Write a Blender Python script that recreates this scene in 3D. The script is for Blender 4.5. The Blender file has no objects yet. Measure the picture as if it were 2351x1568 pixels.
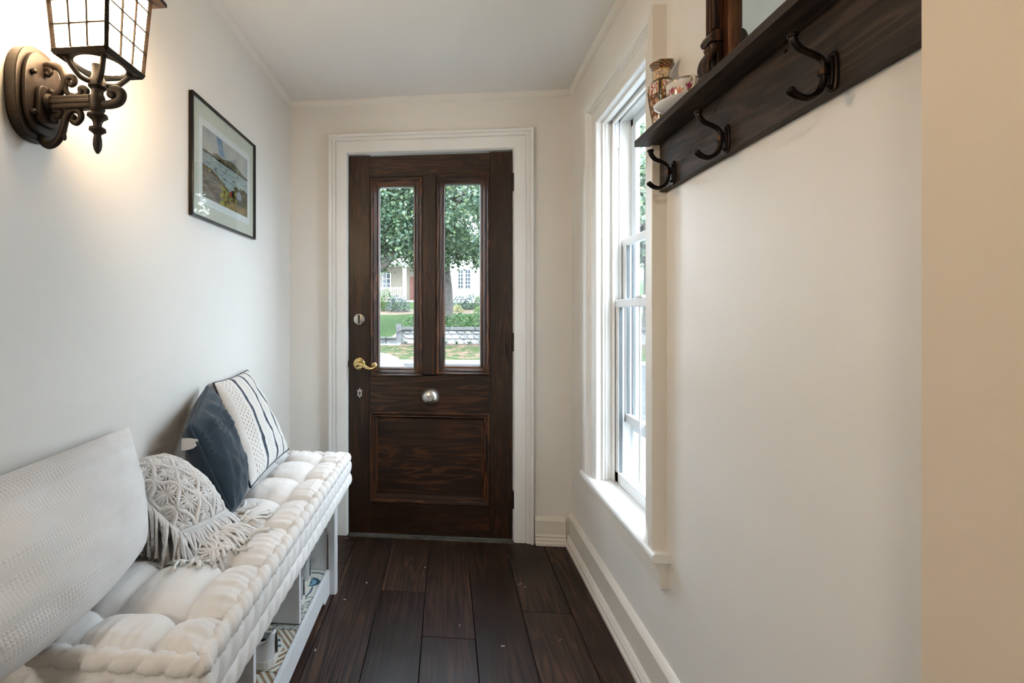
import bpy, bmesh, math, random
from mathutils import Vector, Matrix, noise
R = random.Random(7)
SC = bpy.context.scene
COL = SC.collection
pi = math.pi

# ------------------------------------------------------------------ camera, sky, light, exposure
F, PX, PY, EYE = 1080.0, 927.0, 726.0, 1.175       # focal length (px), principal point (px), eye height (m)
YAW = math.atan((1025 - PX) / F)
cam_d = bpy.data.cameras.new('camera'); cam = bpy.data.objects.new('camera', cam_d); COL.objects.link(cam)
cam.location = (0, 0, EYE); cam.rotation_euler = (pi / 2, 0, YAW)
cam_d.sensor_width = 36; cam_d.lens = F / 2351 * 36
cam_d.shift_x = (1175.5 - PX) / 2351; cam_d.shift_y = (PY - 784) / 2351
cam_d.clip_start = 0.02; cam_d.clip_end = 300
SC.camera = cam

world = bpy.data.worlds.new('sky'); SC.world = world; world.use_nodes = True
wn = world.node_tree.nodes; wl = world.node_tree.links
bg = wn['Background']
bg.inputs['Color'].default_value = (0.74, 0.87, 1.0, 1)
bg.inputs['Strength'].default_value = 10.8

sun_d = bpy.data.lights.new('sun', 'SUN'); sun_d.energy = 3.0; sun_d.angle = 0.6; sun_d.color = (1, .96, .9)
sun = bpy.data.objects.new('sun', sun_d); COL.objects.link(sun)
sun.rotation_euler = (math.radians(38), 0, math.radians(-28))

SC.view_settings.view_transform = 'Standard'
SC.view_settings.look = 'None'
SC.view_settings.gamma = 1
SC.view_settings.use_curve_mapping = False
SC.view_settings.exposure = 0.63
try:
    SC.cycles.use_denoising = True
    SC.cycles.max_bounces = 5
    SC.cycles.diffuse_bounces = 3
    SC.cycles.glossy_bounces = 2
    SC.cycles.transmission_bounces = 3
    SC.cycles.transparent_max_bounces = 12
    SC.cycles.use_adaptive_sampling = True
    SC.cycles.adaptive_threshold = 0.1
    SC.cycles.adaptive_min_samples = 24
    SC.cycles.denoising_prefilter = 'NONE'
    SC.cycles.caustics_reflective = False
    SC.cycles.caustics_refractive = False
    SC.cycles.sample_clamp_indirect = 10.0
except Exception:
    pass

# ------------------------------------------------------------------ helpers
def px(x, y, X=None, Y=None, Z=None):
    """a point of the place, found from where it shows in the photograph and a plane it lies on"""
    s, c = math.sin(YAW), math.cos(YAW); a = (x - PX) / F; b = -(y - PY) / F
    r = (-s + a * c, c + a * s, b)
    t = X / r[0] if X is not None else Y / r[1] if Y is not None else (Z - EYE) / r[2]
    return Vector((r[0] * t, r[1] * t, EYE + r[2] * t))

def lin(r, g, b):
    f = lambda v: (v / 255 / 12.92) if v <= 10.3 else ((v / 255 + .055) / 1.055) ** 2.4
    return (f(r), f(g), f(b), 1)

ORG = {}
def finish(o, parent, label=None, cat=None, group=None, kind=None):
    COL.objects.link(o)
    if parent is not None: o.parent = parent
    if label: o['label'] = label
    if cat: o['category'] = cat
    if group: o['group'] = group
    if kind: o['kind'] = kind
    return o

def thing(name, loc, label, cat, group=None, kind=None):
    o = bpy.data.objects.new(name, None); o.location = loc; o.empty_display_size = .05
    finish(o, None, label, cat, group, kind); ORG[o.name] = Vector(loc)
    return o

class G:
    """collects shapes in world coordinates, then becomes ONE mesh object"""
    def __init__(s): s.v = []; s.f = []; s.c = None
    def add(s, vs, fs):
        n = len(s.v); s.v += [Vector(v) for v in vs]; s.f += [tuple(i + n for i in f) for f in fs]; return s
    def box(s, x0, x1, y0, y1, z0, z1):
        return s.add([(x, y, z) for z in (z0, z1) for y in (y0, y1) for x in (x0, x1)],
                     [(0, 2, 3, 1), (4, 5, 7, 6), (0, 1, 5, 4), (1, 3, 7, 5), (3, 2, 6, 7), (2, 0, 4, 6)])
    def prism(s, pts, axis, a0, a1):
        """polygon pts extruded along axis ('x': pts are (y,z); 'y': (x,z); 'z': (x,y))"""
        n = len(pts)
        def P(p, a): return (a, p[0], p[1]) if axis == 'x' else (p[0], a, p[1]) if axis == 'y' else (p[0], p[1], a)
        vs = [P(p, a0) for p in pts] + [P(p, a1) for p in pts]
        fs = [tuple(range(n))[::-1], tuple(range(n, 2 * n))] + [(i, (i + 1) % n, n + (i + 1) % n, n + i) for i in range(n)]
        return s.add(vs, fs)
    def tube(s, pts, r, seg=8, caps=True, flat=None):
        pts = [Vector(p) for p in pts]; n = len(pts)
        rs = r if isinstance(r, (list, tuple)) else [r] * n
        t0 = (pts[1] - pts[0]).normalized()
        up = Vector((0, 0, 1)) if abs(t0.z) < .9 else Vector((1, 0, 0))
        nrm = t0.cross(up).normalized(); vs = []; prev = t0
        for i, p in enumerate(pts):
            t = (pts[min(i + 1, n - 1)] - pts[max(i - 1, 0)])
            t = t.normalized() if t.length > 1e-9 else prev
            nrm = nrm - t * nrm.dot(t)
            nrm = nrm.normalized() if nrm.length > 1e-6 else t.orthogonal().normalized()
            b = t.cross(nrm); prev = t
            for k in range(seg):
                a = 2 * pi * k / seg
                vs.append(p + nrm * math.cos(a) * rs[i] + b * math.sin(a) * rs[i] * (flat or 1))
        fs = [(i * seg + k, i * seg + (k + 1) % seg, (i + 1) * seg + (k + 1) % seg, (i + 1) * seg + k) for i in range(n - 1) for k in range(seg)]
        if caps: fs += [tuple(range(seg))[::-1], tuple(range((n - 1) * seg, n * seg))]
        return s.add(vs, fs)
    def lathe(s, prof, center, axis='z', seg=32, wob=None):
        """prof: (radius, height) list turned about an axis through center"""
        vs = []; c = Vector(center)
        for r, h in prof:
            for k in range(seg):
                a = 2 * pi * k / seg; rr = r * (wob(a, h) if wob else 1)
                u, w = rr * math.cos(a), rr * math.sin(a)
                vs.append(c + Vector((u, w, h) if axis == 'z' else (h, u, w) if axis == 'x' else (w, h, u)))
        n = len(prof)
        fs = [(i * seg + k, i * seg + (k + 1) % seg, (i + 1) * seg + (k + 1) % seg, (i + 1) * seg + k) for i in range(n - 1) for k in range(seg)]
        if prof[0][0] > 1e-6: fs.append(tuple(range(seg))[::-1])
        if prof[-1][0] > 1e-6: fs.append(tuple(range((n - 1) * seg, n * seg)))
        return s.add(vs, fs)
    def ball(s, c, r, seg=10, rings=6, sc=(1, 1, 1), rot=None):
        vs = []
        for i in range(rings + 1):
            t = pi * i / rings
            for k in range(seg):
                a = 2 * pi * k / seg
                p = Vector((math.sin(t) * math.cos(a) * sc[0], math.sin(t) * math.sin(a) * sc[1], math.cos(t) * sc[2])) * r
                if rot: p = rot @ p
                vs.append(Vector(c) + p)
        return s.add(vs, [(i * seg + k, (i + 1) * seg + k, (i + 1) * seg + (k + 1) % seg, i * seg + (k + 1) % seg) for i in range(rings) for k in range(seg)])
    def grid(s, nu, nv, fn, flip=False):
        n = len(s.v)
        for j in range(nv + 1):
            for i in range(nu + 1): s.v.append(Vector(fn(i / nu, j / nv)))
        w = nu + 1
        for j in range(nv):
            for i in range(nu):
                q = (n + j * w + i, n + j * w + i + 1, n + (j + 1) * w + i + 1, n + (j + 1) * w + i)
                s.f.append(q[::-1] if flip else q)
        return s
    def sweep(s, prof, path, closed=True):
        """mitred moulding: prof (out, up) swept along path of (point, out_dir, up_dir)"""
        m = len(prof); vs = []
        for p, o, u in path:
            for a, b in prof: vs.append(Vector(p) + Vector(o) * a + Vector(u) * b)
        n = len(path); fs = []
        for i in range(n if closed else n - 1):
            j = (i + 1) % n
            for k in range(m - 1): fs.append((i * m + k, i * m + k + 1, j * m + k + 1, j * m + k))
        if not closed: fs += [tuple(range(m)), tuple(range((n - 1) * m, n * m))[::-1]]
        return s.add(vs, fs)
    def build(s, name, mat, parent=None, smooth=False, bevel=0, segs=2, label=None, cat=None, group=None, kind=None, merge=False, origin=None, uv=None, col=None, angle=40, subsurf=0):
        if parent is not None: org = ORG[parent.name]
        elif origin is not None: org = Vector(origin)
        else:
            xs = [v.x for v in s.v]; ys = [v.y for v in s.v]; zs = [v.z for v in s.v]
            org = Vector(((min(xs) + max(xs)) / 2, (min(ys) + max(ys)) / 2, min(zs)))
        me = bpy.data.meshes.new(name)
        me.from_pydata([tuple(v - org) for v in s.v], [], s.f)
        bm = bmesh.new(); bm.from_mesh(me)
        if merge: bmesh.ops.remove_doubles(bm, verts=bm.verts, dist=1e-5)
        if uv is None and col is None: bmesh.ops.recalc_face_normals(bm, faces=bm.faces)
        bm.to_mesh(me); bm.free()
        if col is not None:
            at = me.color_attributes.new('Col', 'FLOAT_COLOR', 'POINT')
            at.data.foreach_set('color', [x for c in col for x in c])
        if uv is not None:
            lay = me.uv_layers.new(name='UVMap')
            for l in me.loops: lay.data[l.index].uv = uv[l.vertex_index]
        for p in me.polygons: p.use_smooth = smooth
        if smooth:
            try: me.set_sharp_from_angle(angle=math.radians(angle))
            except Exception: pass
        me.materials.append(mat)
        o = bpy.data.objects.new(name, me)
        if parent is None: o.location = org
        if bevel:
            b = o.modifiers.new('bevel', 'BEVEL'); b.width = bevel; b.segments = segs; b.limit_method = 'ANGLE'; b.angle_limit = math.radians(35)
        if subsurf:
            m = o.modifiers.new('sub', 'SUBSURF'); m.levels = subsurf; m.render_levels = subsurf
        finish(o, parent, label, cat, group, kind); ORG[o.name] = org
        return o

def smooth_path(pts, n=6):
    """Catmull-Rom through pts"""
    P = [Vector(p) for p in pts]; out = []
    for i in range(len(P) - 1):
        p0, p1, p2, p3 = P[max(i - 1, 0)], P[i], P[i + 1], P[min(i + 2, len(P) - 1)]
        for k in range(n):
            t = k / n
            out.append(.5 * ((2 * p1) + (p2 - p0) * t + (2 * p0 - 5 * p1 + 4 * p2 - p3) * t * t + (3 * p1 - p0 - 3 * p2 + p3) * t ** 3))
    return out + [P[-1]]

# ------------------------------------------------------------------ materials
class M:
    def __init__(s, name):
        s.m = bpy.data.materials.new(name); s.m.use_nodes = True
        s.t = s.m.node_tree; s.b = s.t.nodes['Principled BSDF']
    def n(s, typ, **kw):
        x = s.t.nodes.new(typ)
        for k, v in kw.items():
            if k.startswith('i_'):
                x.inputs[int(k[2:]) if k[2:].isdigit() else k[2:].replace('_', ' ')].default_value = v
            else: setattr(x, k, v)
        return x
    def l(s, a, b): s.t.links.new(a, b)
    def coords(s, scale=(1, 1, 1), kind='Object', rot=(0, 0, 0), loc=(0, 0, 0)):
        c = s.n('ShaderNodeTexCoord'); mp = s.n('ShaderNodeMapping')
        mp.inputs['Scale'].default_value = scale; mp.inputs['Rotation'].default_value = rot; mp.inputs['Location'].default_value = loc
        s.l(c.outputs[kind], mp.inputs['Vector']); return mp.outputs[0]
    def noise(s, vec, scale=5, detail=4, rough=.5, dist=0):
        x = s.n('ShaderNodeTexNoise'); x.inputs['Scale'].default_value = scale; x.inputs['Detail'].default_value = detail
        x.inputs['Roughness'].default_value = rough; x.inputs['Distortion'].default_value = dist
        if vec is not None: s.l(vec, x.inputs['Vector'])
        return x.outputs['Fac']
    def ramp(s, fac, stops):
        x = s.n('ShaderNodeValToRGB'); e = x.color_ramp.elements
        while len(e) < len(stops): e.new(.5)
        for i, (p, c) in enumerate(stops): e[i].position = p; e[i].color = c if len(c) == 4 else (*c, 1)
        s.l(fac, x.inputs[0]); return x.outputs[0]
    def math(s, op, a, b=None, c=None):
        x = s.n('ShaderNodeMath', operation=op)
        for i, v in enumerate((a, b, c)):
            if v is None: continue
            if isinstance(v, (int, float)): x.inputs[i].default_value = v
            else: s.l(v, x.inputs[i])
        return x.outputs[0]
    def mix(s, fac, a, b, mode='MIX'):
        x = s.n('ShaderNodeMix', data_type='RGBA', blend_type=mode)
        for i, v in ((0, fac), (6, a), (7, b)):
            if isinstance(v, (int, float)): x.inputs[i].default_value = v
            elif isinstance(v, tuple): x.inputs[i].default_value = v if len(v) == 4 else (*v, 1)
            else: s.l(v, x.inputs[i])
        return x.outputs[2]
    def bump(s, h, strength=.2, dist=.002):
        x = s.n('ShaderNodeBump'); x.inputs['Strength'].default_value = strength; x.inputs['Distance'].default_value = dist
        s.l(h, x.inputs['Height']); s.l(x.outputs[0], s.b.inputs['Normal']); return x
    def base(s, c):
        if isinstance(c, tuple): s.b.inputs['Base Color'].default_value = c if len(c) == 4 else (*c, 1)
        else: s.l(c, s.b.inputs['Base Color'])
    def set(s, **kw):
        for k, v in kw.items(): s.b.inputs[k.replace('_', ' ')].default_value = v
        return s

def plain(name, c, rough=.5, metal=0, spec=.5, var=.06, scale=20, bump=0, bscale=200, coat=0):
    m = M(name); m.set(Roughness=rough, Metallic=metal, Specular_IOR_Level=spec)
    if coat: m.set(Coat_Weight=coat)
    c = c if len(c) == 4 else (*c, 1)
    v = m.coords()
    f = m.noise(v, scale, 4)
    d = tuple(max(0, x * (1 - var)) for x in c[:3]) + (1,); e = tuple(min(1, x * (1 + var)) for x in c[:3]) + (1,)
    m.base(m.ramp(f, [(.3, d), (.7, e)]))
    if bump: m.bump(m.noise(v, bscale, 3), bump, .001)
    return m.m

def wood(name, dark, mid, light, along='z', scale=1.0, rough=.38, hl=.5, bump=.25, coat=0, contrast=.62, knots=1.0):
    """grain stretched along one axis; broad plain-sawn figure + fine pores"""
    m = M(name); m.set(Roughness=rough, Specular_IOR_Level=.45)
    if coat: m.set(Coat_Weight=coat, Coat_Roughness=.25)
    st = {'x': (1.1, 14, 14), 'y': (14, 1.1, 14), 'z': (14, 14, 1.1)}[along]
    v = m.coords(tuple(q * scale for q in st))
    fig = m.noise(v, 1.0, 3, .55, 1.2 * knots)
    rings = m.math('MULTIPLY_ADD', m.math('SINE', m.math('MULTIPLY', fig, 46.0)), .5, .5)
    rings = m.math('POWER', rings, 2.2)
    st2 = {'x': (3, 260, 260), 'y': (260, 3, 260), 'z': (260, 260, 3)}[along]
    pore = m.noise(m.coords(tuple(q * scale for q in st2)), 1.0, 3, .6)
    broad = m.noise(m.coords((2.5, 2.5, 2.5)), 1.0, 2)
    c1 = m.ramp(m.math('ADD', m.math('MULTIPLY', rings, .6), m.math('MULTIPLY', pore, .4)), [(.12, dark), (.5, mid), (.95, light)])
    patch = m.ramp(broad, [(contrast - .22, (0, 0, 0)), (contrast, (1, 1, 1))])
    flat = m.ramp(pore, [(.3, dark), (.75, mid)])
    m.base(m.mix(m.math('ADD', m.math('MULTIPLY', patch, 1 - hl * .4), .12), flat, c1))
    m.bump(m.math('ADD', pore, m.math('MULTIPLY', rings, .3)), bump, .0006)
    return m.m

def wallpaint(name, c, rough=.42, var=.03, bump=.12):
    m = M(name); m.set(Roughness=rough, Specular_IOR_Level=.45)
    v = m.coords()
    big = m.noise(v, 1.6, 1)
    m.base(m.ramp(big, [(.3, tuple(x * (1 - var) for x in c[:3])), (.7, tuple(min(1, x * (1 + var)) for x in c[:3]))]))
    m.bump(m.noise(v, 120, 1, .6), bump, .0016)
    return m.m

def trimpaint(name, c, rough=.35, dirt=.0):
    m = M(name); m.set(Roughness=rough, Specular_IOR_Level=.5)
    v = m.coords()
    col = m.ramp(m.noise(v, 6, 4), [(.3, tuple(x * .975 for x in c[:3])), (.7, c[:3])])
    sp = m.ramp(m.noise(v, 55, 3, .6), [(.74, (0, 0, 0)), (.78, (1, 1, 1))])
    m.base(m.mix(m.math('MULTIPLY', sp, dirt), col, (.25, .21, .16, 1)))
    return m.m

def fabric(name, c, var=.06, weave=900, bump=.35, rough=.95, sheen=.25, fine=.0008, big=4):
    m = M(name); m.set(Roughness=rough, Specular_IOR_Level=.15, Sheen_Weight=sheen)
    v = m.coords()
    c = c[:3]
    col = m.ramp(m.noise(v, big, 4), [(.3, tuple(x * (1 - var) for x in c)), (.7, tuple(min(1, x * (1 + var)) for x in c))])
    m.base(col)
    w1 = m.n('ShaderNodeTexWave', wave_type='BANDS', bands_direction='Y'); w1.inputs['Scale'].default_value = weave / 6.28; w1.inputs['Distortion'].default_value = 1.0
    w2 = m.n('ShaderNodeTexWave', wave_type='BANDS', bands_direction='Z'); w2.inputs['Scale'].default_value = weave / 6.28; w2.inputs['Distortion'].default_value = 1.0
    m.l(v, w1.inputs['Vector']); m.l(v, w2.inputs['Vector'])
    h = m.math('ADD', m.math('ADD', w1.outputs['Fac'], w2.outputs['Fac']), m.math('MULTIPLY', m.noise(v, 500, 2), 1.2))
    m.bump(h, bump, fine)
    return m.m

def vcol(name, rough=.4, spec=.5, coat=0, metal=0):
    m = M(name); m.set(Roughness=rough, Specular_IOR_Level=spec, Metallic=metal)
    if coat: m.set(Coat_Weight=coat)
    a = m.n('ShaderNodeAttribute', attribute_name='Col'); m.base(a.outputs['Color'])
    return m.m

def glass(name, tint=(.97, .99, .99), refl=1.0):
    m = M(name); t = m.t
    fr = m.n('ShaderNodeLayerWeight'); fr.inputs['Blend'].default_value = .5
    fac = m.math('ADD', m.math('MULTIPLY', m.math('POWER', fr.outputs['Facing'], 5.0), .9), .035)
    tr = m.n('ShaderNodeBsdfTransparent'); tr.inputs[0].default_value = (*tint, 1)
    gl = m.n('ShaderNodeBsdfGlossy'); gl.inputs['Roughness'].default_value = .02
    mx = m.n('ShaderNodeMixShader'); m.l(m.math('MULTIPLY', fac, refl), mx.inputs[0]); m.l(tr.outputs[0], mx.inputs[1]); m.l(gl.outputs[0], mx.inputs[2])
    m.l(mx.outputs[0], t.nodes['Material Output'].inputs['Surface'])
    return m.m

def emit(name, c, strength, base=(1, 1, 1)):
    m = M(name); m.base((*base, 1)); m.set(Roughness=.4)
    m.b.inputs['Emission Color'].default_value = (*c, 1); m.b.inputs['Emission Strength'].default_value = strength
    return m.m

WALL = wallpaint('cream_wall_paint', (.84, .81, .76))
CEIL = wallpaint('white_ceiling_paint', (.92, .915, .90), rough=.75, bump=.25)
TRIM = trimpaint('white_trim_gloss', (.86, .85, .82))
TRIMC = trimpaint('cream_trim_gloss', (.80, .75, .67), dirt=.1)
VINYL = plain('white_vinyl', (.86, .87, .88), .32, var=.02)
D1, D2, D3 = (.010, .0048, .0031), (.036, .0150, .0074), (.098, .037, .0125)
DW_Z = wood('door_wood_vertical', D1, D2, (.075, .029, .011), 'z', contrast=.60)
DW_X = wood('door_wood_horizontal', D1, D2, D3, 'x', contrast=.55)
DM_Z = wood('moulding_wood_vertical', (.014, .006, .004), (.060, .022, .009), (.17, .058, .018), 'z', contrast=.45, rough=.42, bump=.1)
DM_X = wood('moulding_wood_horizontal', (.014, .006, .004), (.05, .02, .009), (.14, .05, .017), 'x', contrast=.5, rough=.42, bump=.1)
RACKW = wood('rack_wood', (.012, .0075, .0052), (.040, .0245, .0168), (.070, .044, .031), 'y', rough=.6, contrast=.45, bump=.5, knots=.7)
MIRW = wood('mirror_wood', (.012, .006, .004), (.04, .016, .008), (.12, .045, .018), 'z', rough=.3, contrast=.5)
BRASS = plain('polished_brass', lin(226, 200, 138), .14, 1, var=.03)
NICKEL = plain('satin_nickel', lin(196, 191, 184), .33, 1, var=.06)
DARKM = plain('dark_aged_iron', (.06, .05, .042), .45, .7, var=.35, scale=60)
BRONZE = plain('oil_rubbed_bronze', (.018, .013, .011), .34, .75, var=.4, scale=30)
LANT = plain('bronze_lantern_paint', (.026, .017, .0115), .48, .3, var=.25, scale=90, bump=.15, bscale=300)
GLASS = glass('window_glass', (.99, .995, .995), refl=.4)
DARKHOLE = plain('black_recess', (.004, .004, .004), .9)

# ------------------------------------------------------------------ the setting
XL, XR, YD, HC = -.852, .645, 2.50, 2.34
JX, JY0, JY1 = .45, .28, .49                      # jamb of the opening the photographer stands in
DX0, DX1, DZ = -.526, .345, 2.045                  # door opening
WY0, WY1, WZ0, WZ1 = 1.545, 2.05, .487, 1.995      # window opening

def ring_wall(name, plane, a, b, outer, hole, mat, label):
    """a wall slab with one rectangular opening, one connected mesh; plane 'x' or 'y'; a..b thickness; outer/hole = (u0,u1,z0,z1)"""
    def P(u, z, t): return (t, u, z) if plane == 'x' else (u, t, z)
    def corners(r): return [(r[0], r[2]), (r[1], r[2]), (r[1], r[3]), (r[0], r[3])]
    vs = []
    for t in (a, b):
        vs += [P(u, z, t) for u, z in corners(outer)] + [P(u, z, t) for u, z in corners(hole)]
    fs = []
    for k in range(4):
        j = (k + 1) % 4
        fs += [(k, j, 4 + j, 4 + k), (8 + k, 12 + k, 12 + j, 8 + j), (k, 8 + k, 8 + j, j), (4 + k, 4 + j, 12 + j, 12 + k)]
    return G().add(vs, fs).build(name, mat, label=label, cat='wall', kind='structure')

WTH = .16
ring_wall('wall_back', 'y', YD, YD + WTH, (XL - .1, XR + WTH, -.02, HC + .03), (DX0 - .02, DX1 + .02, -.02, DZ + .02), WALL, 'cream painted end wall around the dark front door')
ring_wall('wall_right', 'x', XR, XR + WTH, (JY1, YD, -.02, HC + .03), (WY0 - .015, WY1 + .015, WZ0 - .03, WZ1 + .015), WALL, 'cream painted side wall with the tall window and coat rack')
G().box(XL - .1, XL, JY0, YD, -.02, HC + .03).build('wall_left', WALL, label='pale painted side wall behind the bench and wall lantern', cat='wall', kind='structure')
# opening towards the hall where the photographer stands
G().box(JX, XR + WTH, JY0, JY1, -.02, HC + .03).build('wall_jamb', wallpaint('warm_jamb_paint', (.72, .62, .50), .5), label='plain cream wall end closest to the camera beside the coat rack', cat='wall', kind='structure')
# the hall behind the photographer
HX0, HX1, HY = -2.3, 2.3, -3.2
G().box(HX0, HX1, HY, JY0, HC, HC + .08).build('ceiling_hall', CEIL, label='white ceiling of the hall behind the camera', cat='ceiling', kind='structure')
G().box(XR + WTH, HX1, JY0, JY0 + .1, -.02, HC).build('wall_hall_front', WALL, label='cream hall wall beside the entry opening, window side', cat='wall', kind='structure')
G().box(HX0, XL - .1, JY0, JY0 + .1, -.02, HC).build('wall_hall_side', WALL, label='cream hall wall beside the entry opening, bench side', cat='wall', kind='structure')
G().box(HX1, HX1 + .1, HY, JY0, -.02, HC).build('wall_hall_right', WALL, label='plain cream wall of the hall behind the camera', cat='wall', kind='structure')
G().box(HX0 - .1, HX0, HY, JY0, -.02, HC).build('wall_hall_left', WALL, label='plain cream side wall of the hall behind the camera', cat='wall', kind='structure')
G().box(HX0, HX1, HY - .1, HY, -.02, HC).build('wall_hall_back', WALL, label='cream end wall of the hall behind the camera', cat='wall', kind='structure')
G().box(XL - .1, XR + WTH, JY0, YD + WTH, HC, HC + .08).build('ceiling', CEIL, label='white plaster ceiling of the entry', cat='ceiling', kind='structure')

# floor: sub-floor and planks
def floor_wood(name, k):
    m = M(name); m.set(Roughness=.34, Specular_IOR_Level=.3)
    off = (R.uniform(0, 9), R.uniform(0, 9), R.uniform(0, 9))
    v = m.coords((13, .75, 13), loc=off)
    fig = m.noise(v, 1.0, 2, .45, .7)
    rings = m.math('POWER', m.math('MULTIPLY_ADD', m.math('SINE', m.math('MULTIPLY', fig, 70.0)), .5, .5), 1.5)
    pore = m.noise(m.coords((230, 4, 230), loc=off), 1.0, 3, .6)
    broad = m.noise(m.coords((3, 2.2, 3), loc=off), 1.0, 3)
    dark, mid, lt = (.0115 * k, .0062 * k, .0048 * k), (.036 * k, .0185 * k, .0125 * k), (.090 * k, .044 * k, .024 * k)
    c1 = m.ramp(m.math('ADD', m.math('MULTIPLY', rings, .55), m.math('MULTIPLY', pore, .45)), [(.15, dark), (.5, mid), (.95, lt)])
    c2 = m.ramp(pore, [(.3, dark), (.72, mid)])
    col = m.mix(m.ramp(broad, [(.36, (0, 0, 0)), (.62, (1, 1, 1))]), c2, c1)
    scr = m.ramp(m.noise(m.coords((110, 7, 110), loc=off), 1.0, 2, .7), [(.66, (0, 0, 0)), (.74, (1, 1, 1))])
    m.base(m.mix(m.math('MULTIPLY', scr, .22), col, (.11, .075, .06, 1)))
    m.bump(m.math('ADD', pore, m.math('MULTIPLY', rings, .25)), .3, .0007)
    rr = m.ramp(m.noise(m.coords((5, 5, 5), loc=off), 1, 3), [(.3, (.33,) * 3), (.75, (.55,) * 3)]); m.l(rr, m.b.inputs['Roughness'])
    return m.m
FW = [floor_wood('floor_plank_wood_%d' % i, (.9, 1.35, .75, 1.15)[i]) for i in range(4)]
fl = G().box(HX0, HX1, HY, YD + .02, -.06, -.012).build('floor', DARKHOLE, label='dark espresso wood plank floor', cat='floor', kind='structure')
seams = [-.865, -.67, -.475, -.28, -.09, .105, .30, .495, .66]
joints = {0: [1.6], 1: [1.2, 2.2], 2: [1.03], 3: [2.0, 1.25], 4: [1.727, .95], 5: [1.05], 6: [1.909, .8], 7: [1.3]}
for i in range(len(seams) - 1):
    cuts = [-1.0] + sorted(joints[i]) + [YD - .012]
    for j in range(len(cuts) - 1):
        g = .0011
        G().box(seams[i] + g, seams[i + 1] - g, cuts[j] + g, cuts[j + 1] - g, -.012, 0).build('plank', FW[(i * 2 + j * 3 + (i // 3)) % 4], fl, bevel=.0016, segs=1)
G().box(DX0, DX1, YD - .03, YD + .09, -.03, .006).build('threshold', plain('worn_metal_threshold', lin(120, 115, 105), .4, .8, var=.3), fl, bevel=.002, label='thin worn metal strip under the door')

# baseboards (profile swept along the wall)
def base_run(name, p0, p1, out, top, mat, label):
    prof = [(0, top + .012), (.012, top + .004), (.020, top - .006), (.020, .052), (.030, .044), (.026, .036), (.034, .028), (.034, .02), (.040, .012), (.040, 0), (0, 0)]
    path = [(p0, out, (0, 0, 1)), (p1, out, (0, 0, 1))]
    return G().sweep(prof, path, closed=False).build(name, mat, label=label, cat='baseboard', kind='structure', smooth=True, angle=25)
base_run('baseboard_right', (XR, JY1, 0), (XR, YD - .0, 0), (-1, 0, 0), .15, TRIMC, 'stepped cream baseboard running below the window')
base_run('baseboard_back', (.455, YD, 0), (XR - .035, YD, 0), (0, -1, 0), .125, TRIMC, 'short cream baseboard piece beside the door casing')
base_run('baseboard_left', (XL, JY0, 0), (XL, YD, 0), (1, 0, 0), .125, TRIMC, 'cream baseboard along the wall behind the bench')
# small crown trims
def crown(name, p0, p1, out, label):
    prof = [(0, -.030), (.006, -.028), (.018, -.018), (.022, -.006), (.022, 0), (0, 0)]
    return G().sweep(prof, [(p0, out, (0, 0, 1)), (p1, out, (0, 0, 1))], closed=False).build(name, WALL, label=label, cat='trim', kind='structure', smooth=True, angle=50)
crown('trim_1', (XL, JY0, HC), (XL, YD, HC), (1, 0, 0), 'thin crown moulding above the bench wall')
crown('trim_2', (XL, YD, HC), (XR, YD, HC), (0, -1, 0), 'thin crown moulding above the front door')
crown('trim_3', (XR, JY1, HC), (XR, YD, HC), (-1, 0, 0), 'thin crown moulding above the window wall')

# door casing (mitred, three pieces in one moulding)
casp = [(0, 0), (.006, .016), (.010, .018), (.062, .018), (.064, .014), (.068, .014), (.070, .024), (.078, .026), (.080, .022), (.086, .022), (.088, .030), (.100, .032), (.104, .028), (.104, 0)]
cs = thing('trim_4', (0, YD, 0), 'white moulded casing framing the dark front door', 'trim', kind='structure')
yc = YD - .0005
path = [((DX0, yc, 0), (-1, 0, 0), (0, -1, 0)), ((DX0, yc, DZ), (-1, 0, 1), (0, -1, 0)), ((DX1, yc, DZ), (1, 0, 1), (0, -1, 0)), ((DX1, yc, 0), (1, 0, 0), (0, -1, 0))]
G().sweep(casp, path, closed=False).build('casing', TRIM, cs, smooth=True, angle=25)
g = G(); g.box(DX0 - .02, DX0, YD - .001, YD + WTH, 0, DZ); G_ = g.build('jamb', TRIM, cs)
G().box(DX1, DX1 + .02, YD - .001, YD + WTH, 0, DZ).build('jamb', TRIM, cs)
G().box(DX0 - .02, DX1 + .02, YD - .001, YD + WTH, DZ, DZ + .02).build('head_jamb', TRIM, cs)
G().box(DX0 - .0, DX0 + .012, YD + .055, YD + .09, 0, DZ).build('door_stop', TRIM, cs)
G().box(DX1 - .012, DX1, YD + .055, YD + .09, 0, DZ).build('door_stop', TRIM, cs)
G().box(DX0, DX1, YD + .055, YD + .09, DZ - .012, DZ).build('door_stop', TRIM, cs)

# ------------------------------------------------------------------ the front door
dr = thing('door_1', (-.09, YD, 0), 'dark stained wooden front door with two tall glass panes', 'door', kind='structure')
y0, y1 = YD - .004, YD + .044
X0, X1 = DX0 + .004, DX1 - .004; ZB, ZT = .012, 2.036
sl, sr = -.409, .225
G().box(X0, sl - .0005, y0, y1, ZB, ZT).build('stile', DW_Z, dr, bevel=.0015)
G().box(sr + .0005, X1, y0, y1, ZB, ZT).build('stile', DW_Z, dr, bevel=.0015)
gz = [(-.407, -.127, .853, 1.917), (-.055, .225, .865, 1.924)]
G().box(sl, sr, y0, y1, 1.92, ZT - .004).build('top_rail', DW_X, dr, bevel=.0015)
G().box(sl, sr, y0, y1, .666, .868).build('lock_rail', DW_X, dr, bevel=.0015)
G().box(sl, sr, y0, y1, ZB, .184).build('bottom_rail', DW_X, dr, bevel=.0015)
G().box(-.1265, -.0555, y0, y1, .858, 1.92).build('mullion', DW_Z, dr, bevel=.0015)
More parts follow.
